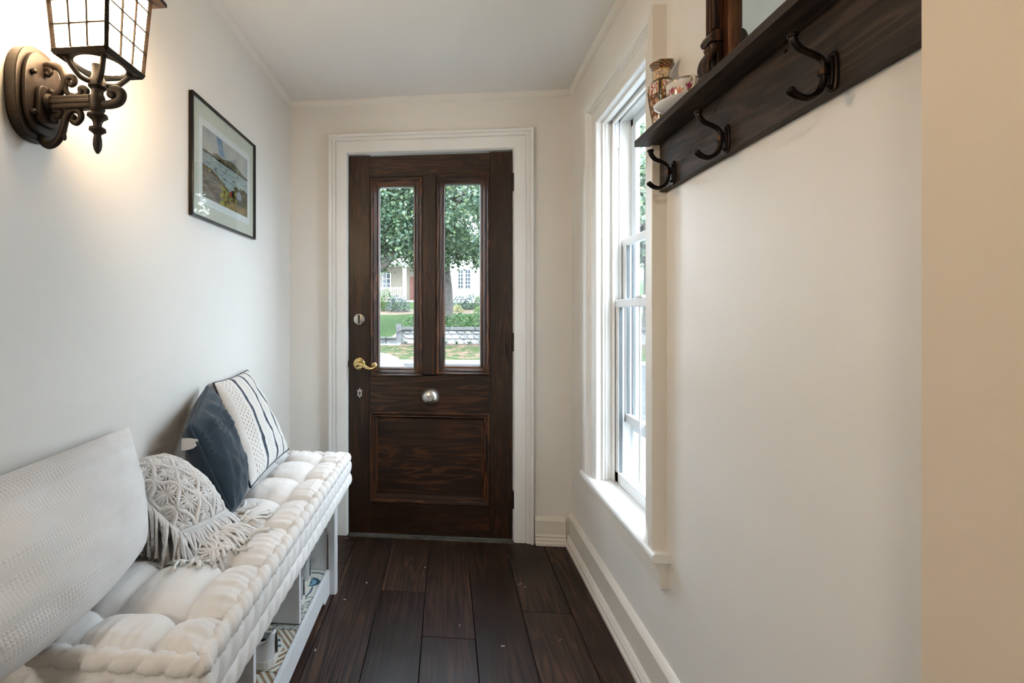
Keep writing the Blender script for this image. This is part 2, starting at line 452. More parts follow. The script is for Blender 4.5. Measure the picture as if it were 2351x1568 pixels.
G().box(sl, sr, y0 + .016, y0 + .03, .184, .666).build('panel', wood('door_panel_wood', D1, (.033, .014, .0072), (.092, .035, .012), 'x', contrast=.5, scale=.8), dr)
def frame_mould(name, x0, x1, z0, z1, prof, y, mats):
    """four mitred moulding lengths, each its own part"""
    c = [(x0, z0), (x1, z0), (x1, z1), (x0, z1)]; d = [(1, 1), (-1, 1), (-1, -1), (1, -1)]
    for k in range(4):
        j = (k + 1) % 4
        pth = [((c[q][0], y, c[q][1]), (d[q][0], 0, d[q][1]), (0, -1, 0)) for q in (k, j)]
        G().sweep(prof, pth, closed=False).build(name, mats[k % 2], dr, smooth=True, angle=20)
mp = [(0, 0), (.001, .009), (.005, .0125), (.010, .0125), (.013, .008), (.016, .0075), (.019, .0035), (.024, .004), (.026, 0), (.030, -.001), (.033, -.006), (.040, -.008), (.044, -.010), (.046, -.0155), (.048, -.016), (.048, -.022)]
for a in gz: frame_mould('glazing_bead', a[0], a[1], a[2], a[3], mp, y0, (DM_X, DM_Z))
frame_mould('panel_moulding', sl, sr, .180, .668, [(0, 0), (.001, .009), (.006, .0125), (.012, .012), (.015, .007), (.019, .006), (.023, .001), (.027, .002), (.030, -.004), (.036, -.010), (.040, -.016)], y0, (DM_X, DM_Z))
for a in gz:
    G().box(a[0] + .044, a[1] - .044, y0 + .019, y0 + .023, a[2] + .044, a[3] - .044).build('glass_pane', GLASS, dr, label='clear glass pane looking onto the street')
    # outer beads
    for q in ((a[0], a[0] + .048, a[2], a[3]), (a[1] - .048, a[1], a[2], a[3])):
        G().box(q[0], q[1], y0 + .024, y1, q[2], q[3]).build('outer_bead', DW_Z, dr)
    for q in ((a[0] + .048, a[1] - .048, a[2], a[2] + .048), (a[0] + .048, a[1] - .048, a[3] - .048, a[3])):
        G().box(q[0], q[1], y0 + .024, y1, q[2], q[3]).build('outer_bead', DW_X, dr)
# deadbolt
c = (-.466, y0, 1.159)
db = G().lathe([(.031, 0), (.031, -.004), (.029, -.009), (.024, -.0115), (0, -.0125)], c, 'y', 36).build('deadbolt', NICKEL, dr, smooth=True, label='round satin nickel deadbolt plate')
G().box(c[0] - .0045, c[0] + .0045, y0 - .027, y0 - .010, c[2] - .024, c[2] + .024).build('thumbturn', DARKM, db, bevel=.003)
for s in (-1, 1): G().lathe([(.0042, -.0115), (.0042, -.0130), (0, -.0134)], (c[0] + s * .0135, y0, c[2]), 'y', 14).build('screw', NICKEL, db, smooth=True)
# lever
c = (-.464, y0, .92)
lv = G().lathe([(.034, 0), (.034, -.004), (.032, -.008), (.027, -.0095), (.025, -.0125), (.014, -.015), (.0125, -.020), (.0125, -.035), (0, -.036)], c, 'y', 40).build('lever_handle', BRASS, dr, smooth=True, label='polished brass curled lever handle')
yl = y0 - .040
pts = [(c[0] - .012, yl + .004, c[2] - .003), (c[0] + .004, yl, c[2] + .003), (c[0] + .025, yl - .003, c[2] - .005), (c[0] + .045, yl - .004, c[2] - .016), (c[0] + .066, yl - .004, c[2] - .021), (c[0] + .084, yl - .004, c[2] - .017),
       (c[0] + .093, yl - .004, c[2] - .006), (c[0] + .090, yl - .004, c[2] + .004), (c[0] + .081, yl - .004, c[2] + .005), (c[0] + .077, yl - .004, c[2] - .002), (c[0] + .081, yl - .004, c[2] - .006)]
sp = smooth_path(pts, 6); n = len(sp)
G().tube(sp, [.0115 - .0062 * min(1, i / n * 1.15) for i in range(n)], 12).ball((c[0] - .010, yl + .004, c[2] - .003), .0125).build('lever', BRASS, lv, smooth=True, angle=60)
# keyhole escutcheon
c = (-.464, y0, .763)
out = []
for k in range(48):
    a = 2 * pi * k / 48
    rr = 1 + .16 * math.cos(6 * a)
    out.append((c[0] + .0125 * rr * math.sin(a), c[2] + .0235 * rr * math.cos(a)))
ke = G().prism(out, 'y', y0 - .002, y0 + .001).build('keyhole_escutcheon', NICKEL, dr, label='ornate aged metal keyhole plate')
G().lathe([(.0042, 0), (.0042, -.0026)], (c[0], y0, c[2] + .003), 'y', 16).build('keyhole', DARKHOLE, ke)
G().prism([(c[0] - .0022, c[2] + .002), (c[0] + .0022, c[2] + .002), (c[0] + .0036, c[2] - .012), (c[0] - .0036, c[2] - .012)], 'y', y0 - .0026, y0).build('keyhole', DARKHOLE, ke)
for s in (-1, 1): G().lathe([(.003, -.002), (.0026, -.0034), (0, -.0037)], (c[0], y0, c[2] + s * .0185), 'y', 10).build('screw', NICKEL, ke, smooth=True)
# twist doorbell
c = (-.085, y0, .748)
bell = G().lathe([(.0475, 0), (.0475, -.006), (.0455, -.016), (.040, -.026), (.032, -.033), (.022, -.0375), (.015, -.039), (.0135, -.042), (.0145, -.044), (.0125, -.047), (.010, -.0455), (0, -.0455)], c, 'y', 48).build('doorbell', NICKEL, dr, smooth=True, angle=50, label='round domed nickel doorbell')
G().ball((c[0], y0 - .0465, c[2]), .0072, 14, 8).build('bell_button', NICKEL, bell, smooth=True)
# hinges
for z in (1.87, 1.036, .216):
    h = G().lathe([(.0062, -.042), (.0062, -.014)], (X1 + .006, y0 - .004, z), 'z', 14).lathe([(.0062, -.0135), (.0062, .0135)], (X1 + .006, y0 - .004, z), 'z', 14).lathe([(.0062, .014), (.0062, .042)], (X1 + .006, y0 - .004, z), 'z', 14).lathe([(.004, .042), (.006, .046), (.003, .051), (0, .052)], (X1 + .006, y0 - .004, z), 'z', 12).build('hinge', DARKM, dr, smooth=True)
# strike side plate on the jamb and screw hole in the mullion
G().box(X0 - .006, X0 + .001, y0 - .001, y0 + .010, .90, .935).build('latch_plate', DARKM, dr)
G().lathe([(.004, .0005), (.004, -.0006)], (-.091, y0, 1.372), 'y', 12).build('screw_hole', DARKHOLE, dr)

# ------------------------------------------------------------------ the window
wd = thing('window_1', (XR, (WY0 + WY1) / 2, WZ0), 'tall narrow double hung window with white sashes and deep casing', 'window', kind='structure')
# casing: inner flat, step, thick backband; out = away from the opening, up = into the room (-x)
wp = [(-.004, -.02), (-.004, .016), (.0, .020), (.050, .020), (.052, .024), (.058, .024), (.060, .030), (.064, .030), (.066, .040), (.070, .042), (.096, .042), (.098, .040), (.098, 0)]
c = [(WY0, WZ0), (WY0, WZ1), (WY1, WZ1), (WY1, WZ0)]; o = [(0, -1, 0), (0, -1, 1), (0, 1, 1), (0, 1, 0)]
nm = ('casing', 'head_casing', 'casing'); mt = (TRIMC, TRIM, TRIM)
for k in range(3):
    G().sweep(wp, [((XR, c[q][0], c[q][1]), o[q], (-1, 0, 0)) for q in (k, k + 1)], closed=False).build(nm[k], mt[k], wd, smooth=True, angle=25)
# stool and apron
G().prism([(XR + .07, WZ0), (XR - .044, WZ0), (XR - .051, WZ0 - .006), (XR - .053, WZ0 - .014), (XR - .051, WZ0 - .023), (XR - .044, WZ0 - .028), (XR + .07, WZ0 - .028)], 'y', WY0 - .125, WY1 + .125).build('stool', TRIM, wd, bevel=.002)
ap = [(0, -.028), (.044, -.028), (.044, -.034), (.036, -.040), (.037, -.046), (.028, -.056), (.024, -.060), (.024, -.104), (.020, -.107), (0, -.107)]
G().sweep(ap, [((XR, WY0 - .112, WZ0), (-1, 0, 0), (0, 0, 1)), ((XR, WY1 + .112, WZ0), (-1, 0, 0), (0, 0, 1))], closed=False).build('apron', TRIMC, wd, smooth=True, angle=25)
# jamb liners
JXE = XR + WTH
for (a, b, nme) in ((WY1, WY1 + .015, 'side_jamb'), (WY0 - .015, WY0, 'side_jamb')):
    G().box(XR - .012, JXE, a, b, WZ0 - .028, WZ1 + .015).build(nme, TRIM, wd)
G().box(XR - .012, JXE, WY0, WY1, WZ1, WZ1 + .015).build('head_jamb', TRIM, wd)
G().box(XR + .07, JXE, WY0, WY1, WZ0 - .028, WZ0 - .004).build('sill', TRIM, wd)
sg = 1 
for (yy, s) in ((WY1, -1), (WY0, 1)):
    for (xa, xb, d) in ((XR + .006, XR + .016, .012), (XR + .019, XR + .030, .008), (XR + .045, XR + .056, .018)):
        lo, hi = sorted((yy, yy + s * d)); G().box(xa, xb, lo, hi, WZ0, WZ1).build('stop_bead', TRIM, wd, bevel=.003)
    lo, hi = sorted((yy, yy + s * .012)); G().box(XR + .058, XR + .074, lo, hi, WZ1 - .115, WZ1).build('jamb_block', VINYL, wd, bevel=.002)
    lo, hi = sorted((yy, yy + s * .010)); G().box(XR + .077, XR + .083, lo, hi, WZ0, WZ1).build('parting_bead', VINYL, wd, bevel=.001)
for (xa, xb, d) in ((XR + .006, XR + .030, .012), (XR + .045, XR + .056, .018), (XR + .077, XR + .083, .012)):
    G().box(xa, xb, WY0, WY1, WZ1 - d, WZ1).build('head_bead', TRIM, wd, bevel=.003)
def sash(name, xa, xb, z0, z1, rail0, rail1, st=.034, muntin=False, label=None):
    ya, yb = WY0 + .014, WY1 - .010
    s = G().box(xa, xb, ya, ya + st, z0, z1).build(name, VINYL, wd, bevel=.003, label=label)
    G().box(xa, xb, yb - st, yb, z0, z1).build('sash_stile', VINYL, s, bevel=.003)
    G().box(xa - .002, xb, ya + st * .0, yb - .0, z1 - rail1, z1).build('top_rail', VINYL, s, bevel=.003)
    G().box(xa, xb, ya, yb, z0, z0 + rail0).build('bottom_rail', VINYL, s, bevel=.003)
    xm = (xa + xb) / 2
    G().box(xm - .002, xm + .002, ya + st, yb - st, z0 + rail0, z1 - rail1).build('pane', GLASS, s)
    if muntin: G().box(xm + .003, xm + .009, (ya + yb) / 2 + .028, (ya + yb) / 2 + .038, z0 + rail0, z1 - rail1).build('muntin', VINYL, s)
    gk = plain('grey_gasket', (.12, .14, .15), .6)
    for q in ((ya + st, ya + st + .003), (yb - st - .003, yb - st)): G().box(xm - .008, xm + .004, q[0], q[1], z0 + rail0, z1 - rail1).build('gasket', gk, s)
    return s
sash('lower_sash', XR + .058, XR + .084, WZ0, 1.243, .045, .032, muntin=True, label='white lower sash with a centre bar')
sash('upper_sash', XR + .088, XR + .112, .74, 1.495, .034, .030, label='white upper sash slid partly down')
G().box(XR + .052, XR + .075, 1.76, 1.82, 1.243, 1.252).build('sash_lock', VINYL, wd, bevel=.003)
# storm window outside, lower pane raised
ALU = plain('white_storm_frame', (.72, .77, .80), .4, var=.03)
xs0, xs1 = XR + .125, XR + .140
for (a, b) in ((WY0, WY0 + .025), (WY1 - .025, WY1)): G().box(xs0, xs1 + .012, a, b, WZ0 - .004, WZ1).build('storm_frame', ALU, wd, bevel=.002)
G().box(xs0, xs1 + .012, WY0, WY1, WZ1 - .03, WZ1).build('storm_frame', ALU, wd, bevel=.002)
sp_ = G().box(xs0 + .001, xs1, WY0 + .025, WY1 - .025, .70, .735).build('storm_sash', ALU, wd, bevel=.002)
for (a, b) in ((WY0 + .025, WY0 + .047), (WY1 - .047, WY1 - .025)): G().box(xs0 + .001, xs1, a, b, .735, WZ1 - .03).build('sash_stile', ALU, sp_, bevel=.002)
G().box(xs0 + .006, xs0 + .009, WY0 + .047, WY1 - .047, .735, WZ1 - .03).build('pane', GLASS, sp_)

# ------------------------------------------------------------------ shoe bench
BW = trimpaint('white_bench_paint', (.80, .80, .80), .45, dirt=.12)
BY0, BY1, BXF, BXB, ST = .78, 1.972, -.507, -.842, .475
bn = thing('shoe_bench', (-.67, 1.38, 0), 'white wooden shoe bench with a low tiled shelf under the tufted cushion', 'bench')
G().box(BXB, BXF + .02, BY0, BY1, ST - .022, ST).build('seat_board', BW, bn, bevel=.002)
for a in (BY0, BY1 - .02): G().box(BXB, BXF, a, a + .02, .02, ST - .022).build('end_panel', BW, bn, bevel=.0015)
for a in (1.595, 1.205): G().box(BXB + .012, BXF - .002, a, a + .018, .104, ST - .022).build('divider', BW, bn, bevel=.0015)
G().box(BXB, BXB + .012, BY0 + .02, BY1 - .02, .02, ST - .022).build('back_panel', BW, bn)
for a in (BY0 - .004, BY1 - .024):
    G().prism([(-.497, a), (-.470, a), (-.463, a + .008), (-.463, a + .028), (-.497, a + .028)], 'z', 0, ST - .022).build('front_post', BW, bn, bevel=.0012)
apz = []
for t in [i / 8 for i in range(9)]: apz.append((BY1 - .024 - .075 - .035 * t, .026 * (math.sin(t * pi / 2))))
ly = [(2 * (BY0 + .024) + (BY1 - .024 - (BY0 + .024))) - p[0] for p in apz]
outl = [(BY1 - .024, .106), (BY1 - .024, 0)] + apz + [(l, p[1]) for l, p in zip(ly[::-1], apz[::-1])] + [(BY0 + .024, 0), (BY0 + .024, .106)]
G().prism(outl, 'x', -.505, -.491).build('front_apron', BW, bn, bevel=.001)
shf = G().box(BXB + .012, -.505, BY0 + .02, BY1 - .02, .074, .092).build('tile_shelf', BW, bn, label='patchwork tiled bottom shelf')
TILE = vcol('glazed_patchwork_tile', .25, .5, .3)
def tile_color(kind, u, v):
    cr, bl, db, br, gy = lin(222, 221, 210), lin(120, 160, 178), lin(52, 84, 102), lin(146, 112, 78), lin(120, 124, 124)
    x, y = u * 2 - 1, v * 2 - 1; r = math.hypot(x, y); th = math.atan2(y, x)
    if kind == 0:
        p = abs(math.cos(2 * th)) * .92
        if abs(r - p) < .07 or abs(r - p * .6) < .05: return db
        if r < p: return bl
        return cr if (r > .25 and abs(math.sin(6 * r + 4 * th)) > .3) else db
    if kind == 1:
        q = math.sin(9 * x + 3 * math.sin(5 * y)) * math.sin(9 * y + 3 * math.sin(5 * x))
        return gy if abs(q) < .22 else (cr if q > -.55 else lin(170, 172, 168))
    if kind == 2:
        o = max(abs(x), abs(y), (abs(x) + abs(y)) * .72)
        return br if int(o * 9) % 2 == 0 else cr
    if kind == 3:
        if r < .12: return db
        if r < .42: return db if math.cos(8 * th) > .1 and r > .2 else cr
        if abs(r - .5) < .05: return db
        if r < .75: return db if math.hypot(r - .62, .62 * (th % (pi / 6) - pi / 12)) < .07 else cr
        return br if (abs(x) + abs(y)) % .26 < .12 else cr
    q = math.sin(7 * x + 2.5 * math.cos(4 * y)) + math.cos(7 * y + 2 * math.sin(6 * x))
    return bl if q > .6 else br if abs(q) < .16 else cr
kinds = [3, 4, 2, 3, 1, 0]
for i in range(6):
    ya = BY1 - .02 - .1915 * (i + 1)
    for j in range(2):
        xa = -.506 - .168 * (j + 1); kd = (kinds[5 - i] + 2 * j) % 5
        N = 44; cols = []
        q = G(); q.grid(N, N, lambda u, v: (xa + .0015 + u * .165, ya + .0015 + v * .1885, .1015))
        for jj in range(N + 1):
            for ii in range(N + 1): cols.append(tile_color(kd, ii / N, jj / N))
        n0 = len(q.v); w = N + 1
        rim = [k for k in range(w)] + [k * w + N for k in range(1, w)] + [N * w + k for k in range(N - 1, -1, -1)] + [k * w for k in range(N - 1, 0, -1)]
        for k in rim: q.v.append(q.v[k] - Vector((0, 0, .009))); cols.append(lin(200, 198, 190))
        for k in range(len(rim)): q.f.append((rim[(k + 1) % len(rim)], rim[k], n0 + k, n0 + (k + 1) % len(rim)))
        q.build('tile', TILE, shf, col=cols)

# ------------------------------------------------------------------ tufted cushion
CT = fabric('cream_cotton', (.82, .795, .77), .05, 1500, .10, big=6)
CX0, CX1, CY0, CY1 = -.842, -.402, .744, 1.945
cu = thing('bench_cushion', (-.62, 1.35, ST), 'thick cream tufted mattress cushion with braided edge on the bench', 'cushion')
yb = [CY0 - .02, .87, 1.06, 1.25, 1.44, 1.63, 1.82, CY1 + .03]; xb = [CX1 + .012, -.508, -.652, -.796, CX0 - .05]
def cell(v, bs):
    lo = sorted(bs)
    for a, b in zip(lo, lo[1:]):
        if a <= v <= b: return 2 * (v - a) / (b - a) - 1
    return 1
TUFTS = [(x, y) for x in xb[1:-1] for y in yb[1:-1]]
def cush_z(x, y):
    u, v = cell(x, xb), cell(y, yb)
    f = lambda a: max(0, 1 - abs(a) ** 3.0) ** .6
    if x > xb[1] and u > 0: fu = max(f(u), .55 + .3 * f(u))
    else: fu = f(u)
    fv = f(v)
    h = .022 + .026 * fu * fv + .007 * fv
    for tx, ty in TUFTS:
        d2 = (x - tx) ** 2 + (y - ty) ** 2
        if d2 < .004: h -= .021 * math.exp(-d2 / .00045)
    e = min(CX1 - x, y - CY0, CY1 - y)
    if e < .10:
        k = 1 - e / .10
        s = y if CX1 - x <= min(y - CY0, CY1 - y) else x
        h += .0035 * k * math.sin(2 * pi * s / .05) + .0022 * k * math.sin(2 * pi * s / .021 + 3 * x)
    if e < .04: h = h * (e / .04) ** .5 + .020 * (1 - (e / .04) ** .5)
    h += .004 * noise.noise(Vector((x * 14, y * 14, 0))) + .0016 * noise.noise(Vector((x * 60, y * 34, 2)))
    return .560 + h
G().grid(110, 296, lambda a, b: (CX0 + a * (CX1 - CX0), CY0 + b * (CY1 - CY0), cush_z(CX0 + a * (CX1 - CX0), CY0 + b * (CY1 - CY0)))).build('tufted_top', CT, cu, smooth=True, angle=180)
G().box(CX0, CX1 - .01, CY0 + .01, CY1 - .01, ST, ST + .012).build('underside', CT, cu)
# braided border along near end, front and far end
per = []; step = .0035; rc = .018
def corner(cx, cy, a0, a1, n=7):
    return [((cx + rc * math.cos(a0 + (a1 - a0) * k / n), cy + rc * math.sin(a0 + (a1 - a0) * k / n)), (math.cos(a0 + (a1 - a0) * k / n), math.sin(a0 + (a1 - a0) * k / n))) for k in range(n + 1)]
def line(p, q, nrm):
    n = max(1, int(math.hypot(q[0] - p[0], q[1] - p[1]) / step)); return [((p[0] + (q[0] - p[0]) * k / n, p[1] + (q[1] - p[1]) * k / n), nrm) for k in range(n)]
per += line((CX0, CY0), (CX1 - rc, CY0), (0, -1)) + corner(CX1 - rc, CY0 + rc, -pi / 2, 0)
per += line((CX1, CY0 + rc), (CX1, CY1 - rc), (1, 0)) + corner(CX1 - rc, CY1 - rc, 0, pi / 2)
per += line((CX1 - rc, CY1), (CX0, CY1), (0, 1)) + [((CX0, CY1), (0, 1))]
prof = []
for k in range(11):                                   # rolled rim
    a = math.radians(168 - 19.5 * k); prof.append((-.010 + .018 * math.cos(a), .588 + .018 * math.sin(a), math.cos(a), math.sin(a), 0, k / 10))
for row in (1, 2):
    for k in range(10):
        t = k / 9; prof.append((.003, .574 - (row - 1) * .0495 - .0495 * t, 1, 0, row, t))
q = G(); L = .05; s = 0; prev = None; W = len(prof)
for (p, nrm) in per:
    if prev: s += math.hypot(p[0] - prev[0], p[1] - prev[1])
    prev = p
    for (o, z, no, nz, row, t) in prof:
        if row == 0:
            ph = s / L + .55 * t
            b = abs(math.sin(pi * ph)) ** .45
            d = -.007 + .0085 * b + .0012 * math.sin(2 * pi * ph * 3 + 5 * t)
        else:
            ph = s / L + .5 * row + .75 * (t - .5)
            m_ = abs(math.sin(pi * ph)) ** .5
            d = -.004 + .0122 * math.sqrt(max(0, 1 - (2 * t - 1) ** 2)) * (.12 + .88 * m_)
        oo = o + d * no; q.v.append(Vector((p[0] + nrm[0] * oo, p[1] + nrm[1] * oo, z + d * nz)))
for i in range(len(per) - 1):
    for k in range(W - 1): q.f.append((i * W + k, i * W + k + 1, (i + 1) * W + k + 1, (i + 1) * W + k))
q.build('braided_border', CT, cu, smooth=True, angle=180)
for tx, ty in TUFTS:
    G().ball((tx, ty, cush_z(tx, ty) + .001), .006, 8, 5, (1, 1, .45)).build('tuft_button', CT, cu, smooth=True)

# ------------------------------------------------------------------ pillows
class Pillow:
    def __init__(s, NB, FB, FT, NT, T, pinch=.05, pw=.5, wr=.003, seed=0, sag=0, rb=0, rt=0, bk=1.0):
        s.rb, s.rt, s.bk = rb, rt, bk
        s.c = [Vector(p) for p in (NB, FB, FT, NT)]; s.T = T; s.k = pinch; s.pw = pw; s.wr = wr; s.seed = seed; s.sag = sag
        U = (s.c[1] - s.c[0]) + (s.c[2] - s.c[3]); V = (s.c[3] - s.c[0]) + (s.c[2] - s.c[1])
        s.n = U.cross(V).normalized()
        if s.n.x < 0: s.n = -s.n
        s.lu, s.lv = U.length / 2, V.length / 2
    def S(s, u, v, side=1, off=0):
        """u,v in -1..1"""
        a = u * (1 - s.k * (1 - v * v)); b = v * (1 - s.k * (1 - u * u))
        rd = s.rb if v < 0 else s.rt
        a, b = a * math.sqrt(1 - rd * b * b), b * math.sqrt(1 - rd * a * a)
        p = (s.c[0] * (1 - a) * (1 - b) + s.c[1] * (1 + a) * (1 - b) + s.c[2] * (1 + a) * (1 + b) + s.c[3] * (1 - a) * (1 + b)) / 4
        e = max(0, (1 - u * u) * (1 - v * v))
        t = s.T * e ** s.pw * (1 - s.sag * v)
        edge = 1 - max(abs(u), abs(v))
        w = s.wr * (noise.noise(Vector((u * 3 + s.seed, v * 3, side * 7))) * 1.5 + noise.noise(Vector((u * 8 + s.seed, v * 8, side))) * .6 +
                    noise.noise(Vector((u * 20 + s.seed, v * 20, 3))) * .35 * math.exp(-edge * 5)) * min(1, edge * 8)
        return p + s.n * ((t if side > 0 else -t * s.bk) + w + off)
    def build(s, name, mat, parent, N=44, **kw):
        q = G(); w = N + 1; uv = []
        # denser rows near the edges, where the curvature is
        par = lambda i: math.sin((i / N - .5) * pi)
        for j in range(w):
            for i in range(w): q.v.append(s.S(par(i), par(j), 1)); uv.append(((par(i) + 1) / 2, (par(j) + 1) / 2))
        bk = {}
        for j in range(w):
            for i in range(w):
                if i in (0, N) or j in (0, N): bk[i, j] = j * w + i
                else: bk[i, j] = len(q.v); q.v.append(s.S(par(i), par(j), -1)); uv.append(((par(i) + 1) / 2, (par(j) + 1) / 2))
        U = (s.c[1] - s.c[0]); V = (s.c[3] - s.c[0]); fl = U.cross(V).dot(s.n) < 0
        for j in range(N):
            for i in range(N):
                f = (j * w + i, j * w + i + 1, (j + 1) * w + i + 1, (j + 1) * w + i); b = (bk[i, j], bk[i, j + 1], bk[i + 1, j + 1], bk[i + 1, j])
                q.f.append(f[::-1] if fl else f); q.f.append(b[::-1] if fl else b)
        return q.build(name, mat, parent, smooth=True, angle=180, uv=uv, **kw)
    def piping(s, mat, parent, r=.004):
        pts = []
        for a, b in (((-1, -1), (1, -1)), ((1, -1), (1, 1)), ((1, 1), (-1, 1)), ((-1, 1), (-1, -1))):
            for k in range(20):
                t = k / 20; pts.append(s.S(a[0] + (b[0] - a[0]) * t, a[1] + (b[1] - a[1]) * t))
        pts.append(pts[0])
        return G().tube(pts, r, 8, caps=False).build('piping', mat, parent, smooth=True, angle=180)

# knitted off-white lumbar pillow
km = M('knitted_cream_cotton'); km.set(Roughness=.95, Specular_IOR_Level=.1, Sheen_Weight=.3)
uvc = km.coords(kind='UV'); sep = km.n('ShaderNodeSeparateXYZ'); km.l(uvc, sep.inputs[0])
u_, v_ = sep.outputs[0], sep.outputs[1]
rib = km.math('ABSOLUTE', km.math('SINE', km.math('MULTIPLY', v_, 190)))
nub = km.math('MULTIPLY', km.math('ABSOLUTE', km.math('SINE', km.math('MULTIPLY', v_, 125))), km.math('ABSOLUTE', km.math('SINE', km.math('MULTIPLY', u_, 250))))
band = km.ramp(km.noise(km.coords((0, 9, 0), kind='UV'), 1, 1), [(.46, (0, 0, 0)), (.54, (1, 1, 1))])
topb = km.ramp(v_, [(.80, (0, 0, 0)), (.84, (1, 1, 1))])
bandf = km.math('MAXIMUM', band, topb)
fine = km.noise(km.coords((260, 300, 1), kind='UV'), 1, 2)
h = km.math('ADD', km.math('ADD', km.math('MULTIPLY', rib, .35), km.math('MULTIPLY', nub, km.math('MULTIPLY', bandf, 1.5))), km.math('MULTIPLY', fine, .8))
km.bump(h, .35, .0018)
grime = km.noise(km.coords((4, 4, 1), kind='UV'), 1, 4)
c0 = km.ramp(grime, [(.3, (.77, .75, .735)), (.7, (.85, .835, .82))])
km.base(km.mix(km.math('MULTIPLY', km.math('MULTIPLY', nub, topb), .25), c0, (.62, .52, .42, 1)))
lp = thing('lumbar_pillow', (-.72, .85, .60), 'large off-white knitted pillow leaning on the wall, closest to the camera', 'pillow', 'pillows on the bench')
P1 = Pillow((-.650, .55, .618), (-.690, 1.040, .618), (-.822, 1.152, .890), (-.816, .56, .880), .080, .02, .42, .006, 1, .25, .30, 0)
P1.build('cover', km.m, lp)

# macrame pillow
mc = fabric('white_cotton_cord', (.86, .85, .835), .04, 1200, .3, sheen=.2)
mb = fabric('natural_linen_back', (.62, .55, .45), .05, 1200, .3)
mp_ = thing('macrame_pillow', (-.70, 1.22, .60), 'white fringed macrame pillow slumped between the knitted and navy pillows', 'pillow', 'pillows on the bench')
P2 = Pillow((-.640, 1.065, .640), (-.592, 1.255, .628), (-.818, 1.295, .768), (-.830, 1.10, .790), .066, .03, .5, .004, 4, 0, .2, .25)
P2.build('cover', mc, mp_, 30)
net = G(); NL = 7
def lu(i, v): return -.94 + 1.88 * i / (NL - 1) + (.135 * (1 if i % 2 else -1)) * math.cos(2 * pi * v * 2.5)
for i in range(NL):
    pts = []; rr = []
    for k in range(121):
        v = k / 120; u = max(-.97, min(.97, lu(i, v)))
        pts.append(P2.S(u, -.97 + 1.94 * v, 1, .004)); rr.append(.0042 + .0010 * abs(math.sin(k * pi / 2.2)))
    net.tube(pts, rr, 7)
net.build('wave_cords', mc, mp_, smooth=True, angle=180, kind='stuff')
fl_ = G()
for i in range(NL - 1):
    for k in range(11):
        v = (k + .5) / 10
        sgn = 1 if i % 2 else -1
        vv = (k / 5.0) + (0 if sgn < 0 else .1) - .0
        v = vv / 2 if False else (k * .2 + (0 if i % 2 == 0 else .2)) 
        if v > 1.02: continue
        uc = (lu(i, min(v, 1)) + lu(i + 1, min(v, 1))) / 2; vc = -.95 + 1.9 * min(max(v, .03), .97)
        for q_ in range(9):
            a = pi * (-.1 + 1.2 * q_ / 8) if k % 2 == 0 else pi * (-.1 + 1.2 * q_ / 8)
            for d in (1, -1):
                e = (uc + .215 * math.cos(a), vc + d * .26 * math.sin(a))
                mid = ((uc + e[0]) / 2, (vc + e[1]) / 2)
                ok = lambda t: (max(-.96, min(.96, t[0])), max(-.96, min(.96, t[1])))
                fl_.tube([P2.S(*ok((uc + .02 * math.cos(a), vc)), 1, .003), P2.S(*ok(mid), 1, .0055), P2.S(*ok(e), 1, .002)], [.0020, .0026, .0022], 5)
fl_.build('knot_rosettes', mc, mp_, smooth=True, angle=180, kind='stuff')
fr = G(); RF = random.Random(3)
def seat_z(x, y): return cush_z(x, y) if CX0 < x < CX1 and CY0 < y < CY1 else .6
def strand(p, out, ln, r=.0032, stiff=1.0):
    out = Vector(out); p = Vector(p); pts = [p - out * .012 + Vector((0, 0, .004))]; d = (out * stiff + Vector((0, 0, .15))).normalized(); cur = Vector(p)
    n = 10; cv = RF.uniform(-.13, .13)
    for k in range(n):
        pts.append(cur.copy())
        d = (d + Vector((0, 0, -.42))).normalized()
        d = Matrix.Rotation(cv + RF.uniform(-.16, .16), 3, 'Z') @ d
        cur = cur + d * ln / n
        fz = seat_z(cur.x, cur.y) + r + RF.uniform(0, .004)
        if cur.z < fz: cur.z = fz; d.z = max(d.z, 0)
        if cur.x < XL + .02: cur.x = XL + .02
    sp = smooth_path(pts, 2); m = len(sp)
    fr.tube(sp, [r * (.95 + .1 * math.sin(k)) if k < m - 3 else r * (1.0 + .2 * (k - m + 4)) for k in range(m)], 6)
    tip = sp[-1]
    dd = (sp[-1] - sp[-3]).normalized()
    for _ in range(7):
        e = tip + dd * RF.uniform(.008, .016) + Vector((RF.uniform(-1, 1), RF.uniform(-1, 1), RF.uniform(-.2, .6))) * .006
        fr.tube([tip, e], [.0016, .0005], 4)
for k in range(40):                                     # bottom edge
    u = -.98 + 1.96 * (k + RF.uniform(-.3, .3)) / 39
    strand(P2.S(u, -1), (Vector((1, -.35 + .75 * u, -.15))).normalized(), RF.uniform(.13, .20), .0034)
for k in range(26):                                     # edge nearest the camera
    v = -.9 + 1.85 * k / 25
    strand(P2.S(-1, v) + Vector((.012, 0, .006)), Vector((.75, -.75, -.1)).normalized(), RF.uniform(.11, .17), .0034)
for k in range(10):                                     # far lower corner
    v = -.98 + .75 * k / 9
    strand(P2.S(1, v), Vector((.8, .6, -.3)).normalized(), RF.uniform(.12, .19), .0034)
for k in range(8):
    strand(P2.S(-.8 + .12 * k, 1), Vector((.3, -.3, .35)).normalized(), RF.uniform(.05, .08))
fr.build('fringe', mc, mp_, smooth=True, angle=180, kind='stuff')

